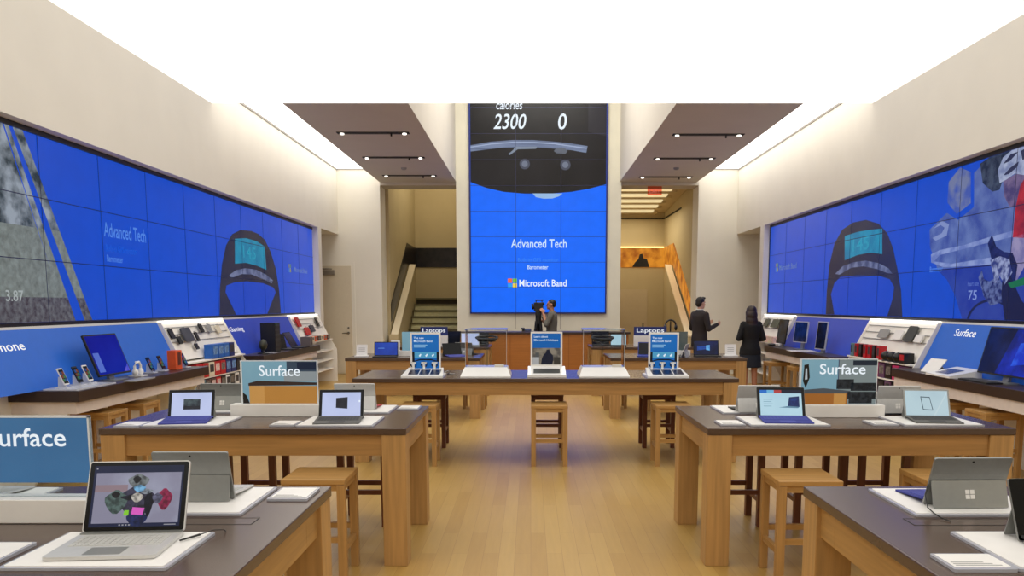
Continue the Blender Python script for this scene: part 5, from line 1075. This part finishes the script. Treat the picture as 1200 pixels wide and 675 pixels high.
# ------------------------------------------------------------------ people
def solid(mb, name, mat, parent, vox=0.008, smooth=6):
    """one continuous skin over overlapping tapered limbs"""
    o = mb.build(name + '_source', mat); md = o.modifiers.new('r', 'REMESH'); md.mode = 'VOXEL'; md.voxel_size = vox; md.use_smooth_shade = True
    sm = o.modifiers.new('s', 'SMOOTH'); sm.iterations = smooth; sm.factor = 0.5
    dg = bpy.context.evaluated_depsgraph_get(); me = bpy.data.meshes.new_from_object(o.evaluated_get(dg)); me.name = name
    bpy.data.objects.remove(o)
    p = bpy.data.objects.new(name, me); COL.objects.link(p); p.parent = parent
    for f in me.polygons: f.use_smooth = True
    if not me.materials: me.materials.append(mat)
    return p
def hand(mb, w, d, n, thumb):
    d = d.normalized(); s = d.cross(n).normalized(); n = s.cross(d).normalized()
    for i in range(4): mb.cone(w, w + d * 0.085 + s * (i - 1.5) * 0.02, 0.021, 0.0135, n=8)
    for i, L in enumerate((0.072, 0.082, 0.077, 0.060)):
        a = w + d * 0.085 + s * (i - 1.5) * 0.021; b = a + (d * 0.9 + n * 0.3) * L * 0.5; c = b + (d * 0.6 + n * 0.75) * L * 0.32; e = c + (d * 0.3 + n * 0.9) * L * 0.24
        mb.cone(a, b, 0.0105, 0.0095, n=8); mb.cone(b, c, 0.0095, 0.0085, n=8); mb.cone(c, e, 0.0085, 0.0075, n=8)
    a = w + d * 0.03 + s * thumb * 0.028; b = a + (d * 0.55 + s * thumb * 0.8 + n * 0.3) * 0.04; c = b + (d * 0.9 + s * thumb * 0.25 + n * 0.3) * 0.03
    mb.cone(a, b, 0.014, 0.011, n=8); mb.cone(b, c, 0.011, 0.0085, n=8)
def person(label, loc, rz, H, skin, arms, head_turn, female=False):
    k = H / 1.75; r = thing('person', label, 'person', loc, rz, None)
    V = lambda x, y, z: Vector((x * k, y * k, z * k))
    sw = 0.15 if female else 0.19; J = dict(V=V, k=k, sw=sw)
    b = MB()
    b.ball(V(0, 0.0, 0.95), (0.165 * k, 0.115 * k, 0.12 * k)); b.ball(V(0, 0.0, 1.12), (0.135 * k, 0.10 * k, 0.13 * k)); b.ball(V(0, 0.0, 1.30), (0.16 * k, 0.11 * k, 0.16 * k)); b.cone(V(-sw + 0.05, 0, 1.40), V(sw - 0.05, 0, 1.40), 0.045 * k, 0.045 * k)
    b.cone(V(0, 0.01, 1.42), V(0, -0.005, 1.57), 0.058 * k, 0.052 * k)
    R = Matrix.Rotation(head_turn, 3, 'Z'); hc = V(0, -0.015, 1.632)
    h = lambda x, y, z: hc + R @ V(x, y, z)
    b.ball(hc + R @ V(0, 0.01, 0.02), (0.075 * k, 0.094 * k, 0.098 * k), R=R); b.ball(h(0, -0.03, -0.055), (0.055 * k, 0.062 * k, 0.062 * k), R=R); b.ball(h(0, -0.07, -0.09), (0.026 * k, 0.022 * k, 0.02 * k))
    b.cone(h(0, -0.083, 0.012), h(0, -0.108, -0.025), 0.009 * k, 0.014 * k); b.ball(h(0, -0.088, -0.058), (0.022 * k, 0.010 * k, 0.009 * k)); b.cone(h(-0.03, -0.078, 0.028), h(0.03, -0.078, 0.028), 0.012 * k, 0.012 * k)
    for s in (-1, 1):
        b.ball(h(s * 0.076, 0.012, -0.01), (0.010 * k, 0.022 * k, 0.032 * k), R=R)
        b.cone(V(s * 0.085, 0, 0.92), V(s * 0.09, -0.005, 0.50), 0.085 * k, 0.055 * k); b.cone(V(s * 0.09, 0.0, 0.50), V(s * 0.092, 0.015, 0.32), 0.055 * k, 0.052 * k); b.cone(V(s * 0.092, 0.015, 0.32), V(s * 0.095, 0.02, 0.085), 0.05 * k, 0.036 * k)
        b.cone(V(s * 0.095, 0.03, 0.05), V(s * 0.10, -0.12, 0.03), 0.036 * k, 0.028 * k)
        el, wr, d, n = [V(*q) for q in arms[s]]
        sh = V(s * (sw - 0.01), 0, 1.40); b.cone(sh, el, 0.046 * k, 0.040 * k); b.cone(el, wr, 0.041 * k, 0.027 * k); hand(b, wr, d, n, -s if (d.cross(n)).x * s > 0 else s)
    solid(b, 'body', skin, r, 0.007, 4)
    J.update(r=r, h=h, R=R, hc=hc, arms={s: [V(*q) for q in arms[s]] for s in arms})
    for s in (-1, 1):
        MB().ball(h(s * 0.03, -0.083, 0.012), (0.011 * k, 0.006 * k, 0.006 * k), R=R).build('eye', M('eye dark', (34, 26, 22), 0.2), r)
    MB().ball(h(0, -0.0965, -0.058), (0.018 * k, 0.004 * k, 0.004 * k), R=R).build('mouth', M('lip tone', (150, 86, 76), 0.5), r)
    return J
def loft(m, k, secs, n=28):
    """closed elliptical sections: height, half width, half depth, shift in depth"""
    vs = []; fs = []
    for z, rx, ry, dy in secs:
        for i in range(n):
            a = 2 * PI * i / n; vs.append((rx * k * math.cos(a), (dy + ry * math.sin(a)) * k, z * k))
    for j in range(len(secs) - 1):
        for i in range(n): fs.append((j * n + i, j * n + (i + 1) % n, (j + 1) * n + (i + 1) % n, (j + 1) * n + i))
    fs.append(tuple(range(n - 1, -1, -1))); fs.append(tuple(range((len(secs) - 1) * n, len(secs) * n)))
    return m.add(vs, fs, 0, True)
def sleeve(m, J, s, ra=0.064, rb=0.05, rc=0.037, upto=0.97):
    V, k = J['V'], J['k']; el, wr = J['arms'][s][:2]; sh = V(s * (J['sw'] - 0.004), 0.006, 1.408)
    m.cone(sh, el, ra * k, rb * k); m.cone(el, el + (wr - el) * upto, rb * k, rc * k)
SKIN = M('light skin', (206, 158, 130), 0.55, var=0.04); SKIN2 = M('tan skin', (176, 122, 94), 0.55, var=0.04)
SUIT = M('charcoal brown suit', (36, 29, 29), 0.8, var=0.12, scale=60); BLK = M('black jacket cloth', (13, 12, 14), 0.85, var=0.2, scale=60); SKIRT = M('dark navy skirt cloth', (18, 27, 42), 0.8, var=0.15, scale=60)
HAIRB = M('near black hair', (22, 17, 15), 0.5, var=0.3, scale=70, stretch=(1, 1, 0.2)); HAIRW = M('dark brown hair', (44, 28, 22), 0.45, var=0.35, scale=70, stretch=(1, 1, 0.2)); TEE = M('grey shirt cloth', (96, 92, 84), 0.85, var=0.06, scale=50)
# man in a dark suit, turned towards the woman's side, hands raised
J = person('person in a dark suit and white collar gesturing with raised hands', (3.42, 16.3, 0), math.radians(118), 1.80, SKIN,
           {-1: [(-0.27, 0.0, 1.13), (-0.20, -0.27, 1.22), (0.25, -0.95, 0.15), (0.9, 0.2, 0.3)], 1: [(0.27, -0.02, 1.13), (0.17, -0.30, 1.24), (-0.2, -0.95, 0.15), (-0.9, 0.2, 0.3)]}, 0.1)
V, k, r, h, R = J['V'], J['k'], J['r'], J['h'], J['R']
m = MB(); loft(m, k, [(0.80, 0.185, 0.13, 0.0), (0.92, 0.188, 0.135, 0.0), (1.05, 0.170, 0.122, 0.0), (1.15, 0.172, 0.125, 0.005), (1.28, 0.195, 0.135, 0.01), (1.38, 0.215, 0.128, 0.012), (1.44, 0.195, 0.100, 0.012), (1.475, 0.125, 0.080, 0.012), (1.505, 0.068, 0.064, 0.008)])
for s in (-1, 1): sleeve(m, J, s)
solid(m, 'suit_jacket', SUIT, r)
m = MB(); m.ball(V(0, 0, 0.93), (0.17 * k, 0.125 * k, 0.1 * k))
for s in (-1, 1): m.cone(V(s * 0.088, 0, 0.90), V(s * 0.093, 0, 0.5), 0.1 * k, 0.075 * k); m.cone(V(s * 0.093, 0, 0.5), V(s * 0.097, 0.012, 0.10), 0.075 * k, 0.062 * k)
solid(m, 'trousers', SUIT, r)
m = MB(); m.lathe([(0.062 * k, 1.455 * k), (0.072 * k, 1.47 * k), (0.062 * k, 1.515 * k), (0.056 * k, 1.515 * k)], 20); m.build('shirt_collar', M('white shirt cloth', (226, 226, 226), 0.7), r)
for s in (-1, 1):
    m = MB(); m.cone(V(s * 0.095, 0.04, 0.045), V(s * 0.10, -0.14, 0.036), 0.045 * k, 0.036 * k); m.box(s * 0.1 * k - 0.05, s * 0.1 * k + 0.05, -0.17, 0.075, 0.0, 0.025); solid(m, 'shoe', BLACK, r)
m = MB(); m.ball(h(0, 0.022, 0.045), (0.083 * k, 0.098 * k, 0.085 * k), R=R); m.ball(h(0, 0.06, -0.005), (0.072 * k, 0.06 * k, 0.075 * k), R=R); m.ball(h(0, -0.055, 0.098), (0.06 * k, 0.05 * k, 0.03 * k), R=R)
solid(m, 'hair', HAIRB, r)
# woman seen from behind
J = person('person with long brown hair, black jacket and knee-length dark skirt, back turned', (3.83, 14.0, 0), PI + 0.05, 1.63, SKIN2,
           {-1: [(-0.235, 0.03, 1.14), (-0.12, -0.20, 1.10), (0.5, -0.8, 0.1), (0.2, 0.3, 1.0)], 1: [(0.235, 0.03, 1.14), (0.12, -0.20, 1.13), (-0.5, -0.8, 0.1), (-0.2, 0.3, 1.0)]}, -0.1, True)
V, k, r, h, R = J['V'], J['k'], J['r'], J['h'], J['R']
m = MB(); loft(m, k, [(0.84, 0.205, 0.15, 0.0), (0.95, 0.195, 0.145, 0.0), (1.06, 0.158, 0.118, 0.0), (1.13, 0.148, 0.112, 0.0), (1.26, 0.168, 0.125, 0.005), (1.37, 0.185, 0.118, 0.01), (1.43, 0.165, 0.092, 0.01), (1.465, 0.10, 0.07, 0.01), (1.49, 0.062, 0.058, 0.008)])
for s in (-1, 1): sleeve(m, J, s, 0.062, 0.052, 0.04)
solid(m, 'jacket', BLK, r)
m = MB(); loft(m, k, [(1.0, 0.15, 0.11, 0.0), (0.92, 0.185, 0.135, 0.0), (0.82, 0.20, 0.145, 0.0), (0.70, 0.212, 0.15, 0.0), (0.60, 0.222, 0.155, 0.0)][::-1])
solid(m, 'skirt', SKIRT, r, 0.009)
m = MB(); m.ball(h(0, 0.02, 0.035), (0.098 * k, 0.108 * k, 0.095 * k), R=R); m.ball(h(0, 0.07, -0.06), (0.108 * k, 0.07 * k, 0.12 * k), R=R); m.ball(h(0, 0.08, -0.16), (0.118 * k, 0.058 * k, 0.11 * k), R=R); m.ball(h(0, 0.09, -0.235), (0.108 * k, 0.045 * k, 0.075 * k), R=R)
for s in (-1, 1): m.cone(h(s * 0.075, 0.0, 0.0), h(s * 0.08, 0.03, -0.16), 0.03 * k, 0.024 * k)
solid(m, 'hair', HAIRW, r)
for s in (-1, 1):
    m = MB(); m.cone(V(s * 0.095, 0.04, 0.045), V(s * 0.10, -0.13, 0.03), 0.042 * k, 0.032 * k); m.box(s * 0.1 * k - 0.042, s * 0.1 * k + 0.042, -0.15, 0.07, 0.0, 0.02); solid(m, 'shoe', BLACK, r)
# cameraman behind the desk and his camera
J = person('person in a grey shirt peering into a video camera behind the service desk', (0.47, 18.15, 0), -PI / 2 - 0.1, 1.77, SKIN2,
           {-1: [(-0.26, -0.06, 1.15), (-0.16, -0.24, 1.28), (0.1, -0.9, 0.25), (0.8, 0.0, 0.3)], 1: [(0.275, -0.10, 1.19), (0.15, -0.17, 1.43), (-0.1, -0.4, 0.9), (-0.9, -0.3, 0.0)]}, 0.0)
V, k, r, h, R = J['V'], J['k'], J['r'], J['h'], J['R']
m = MB(); loft(m, k, [(0.88, 0.175, 0.125, 0.0), (1.0, 0.172, 0.122, 0.0), (1.12, 0.166, 0.12, 0.0), (1.26, 0.185, 0.128, 0.006), (1.37, 0.205, 0.12, 0.01), (1.43, 0.185, 0.095, 0.012), (1.47, 0.115, 0.075, 0.012), (1.495, 0.066, 0.062, 0.008)])
for s in (-1, 1): sleeve(m, J, s, 0.066, 0.056, 0.05, 0.25)
solid(m, 'shirt', TEE, r)
m = MB(); m.ball(V(0, 0, 0.93), (0.17 * k, 0.125 * k, 0.1 * k))
for s in (-1, 1): m.cone(V(s * 0.088, 0, 0.90), V(s * 0.093, 0, 0.5), 0.1 * k, 0.075 * k); m.cone(V(s * 0.093, 0, 0.5), V(s * 0.097, 0.012, 0.10), 0.075 * k, 0.062 * k)
solid(m, 'trousers', NAVY, r)
m = MB(); m.ball(h(0, 0.022, 0.04), (0.08 * k, 0.096 * k, 0.082 * k), R=R); m.ball(h(0, 0.06, 0.0), (0.07 * k, 0.056 * k, 0.07 * k), R=R); solid(m, 'hair', HAIRB, r)
for s in (-1, 1):
    m = MB(); m.cone(V(s * 0.095, 0.04, 0.045), V(s * 0.10, -0.14, 0.036), 0.045 * k, 0.036 * k); m.box(s * 0.1 * k - 0.05, s * 0.1 * k + 0.05, -0.17, 0.075, 0.0, 0.025); solid(m, 'shoe', BLACK, r)
r = thing('video_camera', 'black video camera on a tripod in front of the tall blue screen', 'camera', (0.17, 18.15, 0))
MB().box(-0.10, 0.11, -0.06, 0.06, 1.50, 1.70, 0.012).build('camera_body', BLACK, r); MB().tube([(-0.10, 0, 1.61), (-0.15, 0, 1.605)], [0.06, 0.07], 16).build('lens', BLACKM, r); MB().box(-0.07, 0.11, -0.022, 0.022, 1.735, 1.765, 0.008).box(-0.06, -0.04, -0.02, 0.02, 1.70, 1.74).box(0.07, 0.09, -0.02, 0.02, 1.70, 1.74).build('top_handle', BLACK, r); MB().tube([(0.06, 0.02, 1.66), (0.135, 0.02, 1.675)], [0.028, 0.034], 10).build('viewfinder', BLACK, r)
MB().box(-0.07, 0.07, -0.06, 0.06, 1.40, 1.50, 0.015).tube([(0, 0, 1.22), (0, 0, 1.41)], 0.065, 12).build('tripod_head', BLACKM, r); MB().tube([(0.04, 0, 1.42), (0.14, -0.02, 1.28)], 0.012, 8).build('pan_handle', BLACK, r)
for a in (90, 210, 330):
    c, s = math.cos(math.radians(a)), math.sin(math.radians(a)); MB().tube([(c * 0.045, s * 0.045, 1.28), (c * 0.12, s * 0.12, 0.65), (c * 0.2, s * 0.2, 0.016)], [0.042, 0.03, 0.016], 10).build('leg', BLACK, r)

# ------------------------------------------------------------------ light and camera
def area(name, loc, rot, sx, sy, power, col=(1, 0.95, 0.88)):
    l = bpy.data.lights.new(name, 'AREA'); l.shape = 'RECTANGLE'; l.size = sx; l.size_y = sy; l.energy = power; l.color = col
    o = bpy.data.objects.new(name, l); COL.objects.link(o); o.location = loc; o.rotation_euler = rot; return o
area('stair_fill', (-2.6, 22.0, 6.15), (0, 0, 0), 1.2, 3.0, 50, (1, 0.88, 0.66))  # added warm fill for the stairwell, no fixture there
area('landing_fill', (3.0, 22.6, 4.2), (0, 0, 0), 1.0, 2.4, 34, (1, 0.88, 0.66))  # added warm fill above the landing side, not a real lamp
area('column_fill', (0.17, 15.5, 7.35), (0, 0, 0), 3.0, 5.0, 330, (1, 0.97, 0.88))  # unseen fill added to brighten the front of the middle pier
w = bpy.data.worlds.new('World'); S.world = w; w.use_nodes = True
w.node_tree.nodes['Background'].inputs['Color'].default_value = (0.02, 0.02, 0.02, 1)
cd = bpy.data.cameras.new('camera'); cam = bpy.data.objects.new('camera', cd); COL.objects.link(cam); S.camera = cam
cd.sensor_fit = 'HORIZONTAL'; cd.sensor_width = 36.0; cd.lens = 940.0 / 1200.0 * 36.0
cd.shift_x = -22.0 / 1200.0; cd.shift_y = 129.5 / 1200.0; cd.clip_end = 100; cd.clip_start = 0.05
cam.location = (0, 0, 1.65); cam.rotation_euler = (PI / 2 - math.atan(110.0 / 940.0), 0, 0)
vs = S.view_settings; vs.view_transform = 'Standard'; vs.look = 'None'; vs.exposure = 0.0; vs.gamma = 1.0; vs.use_curve_mapping = False
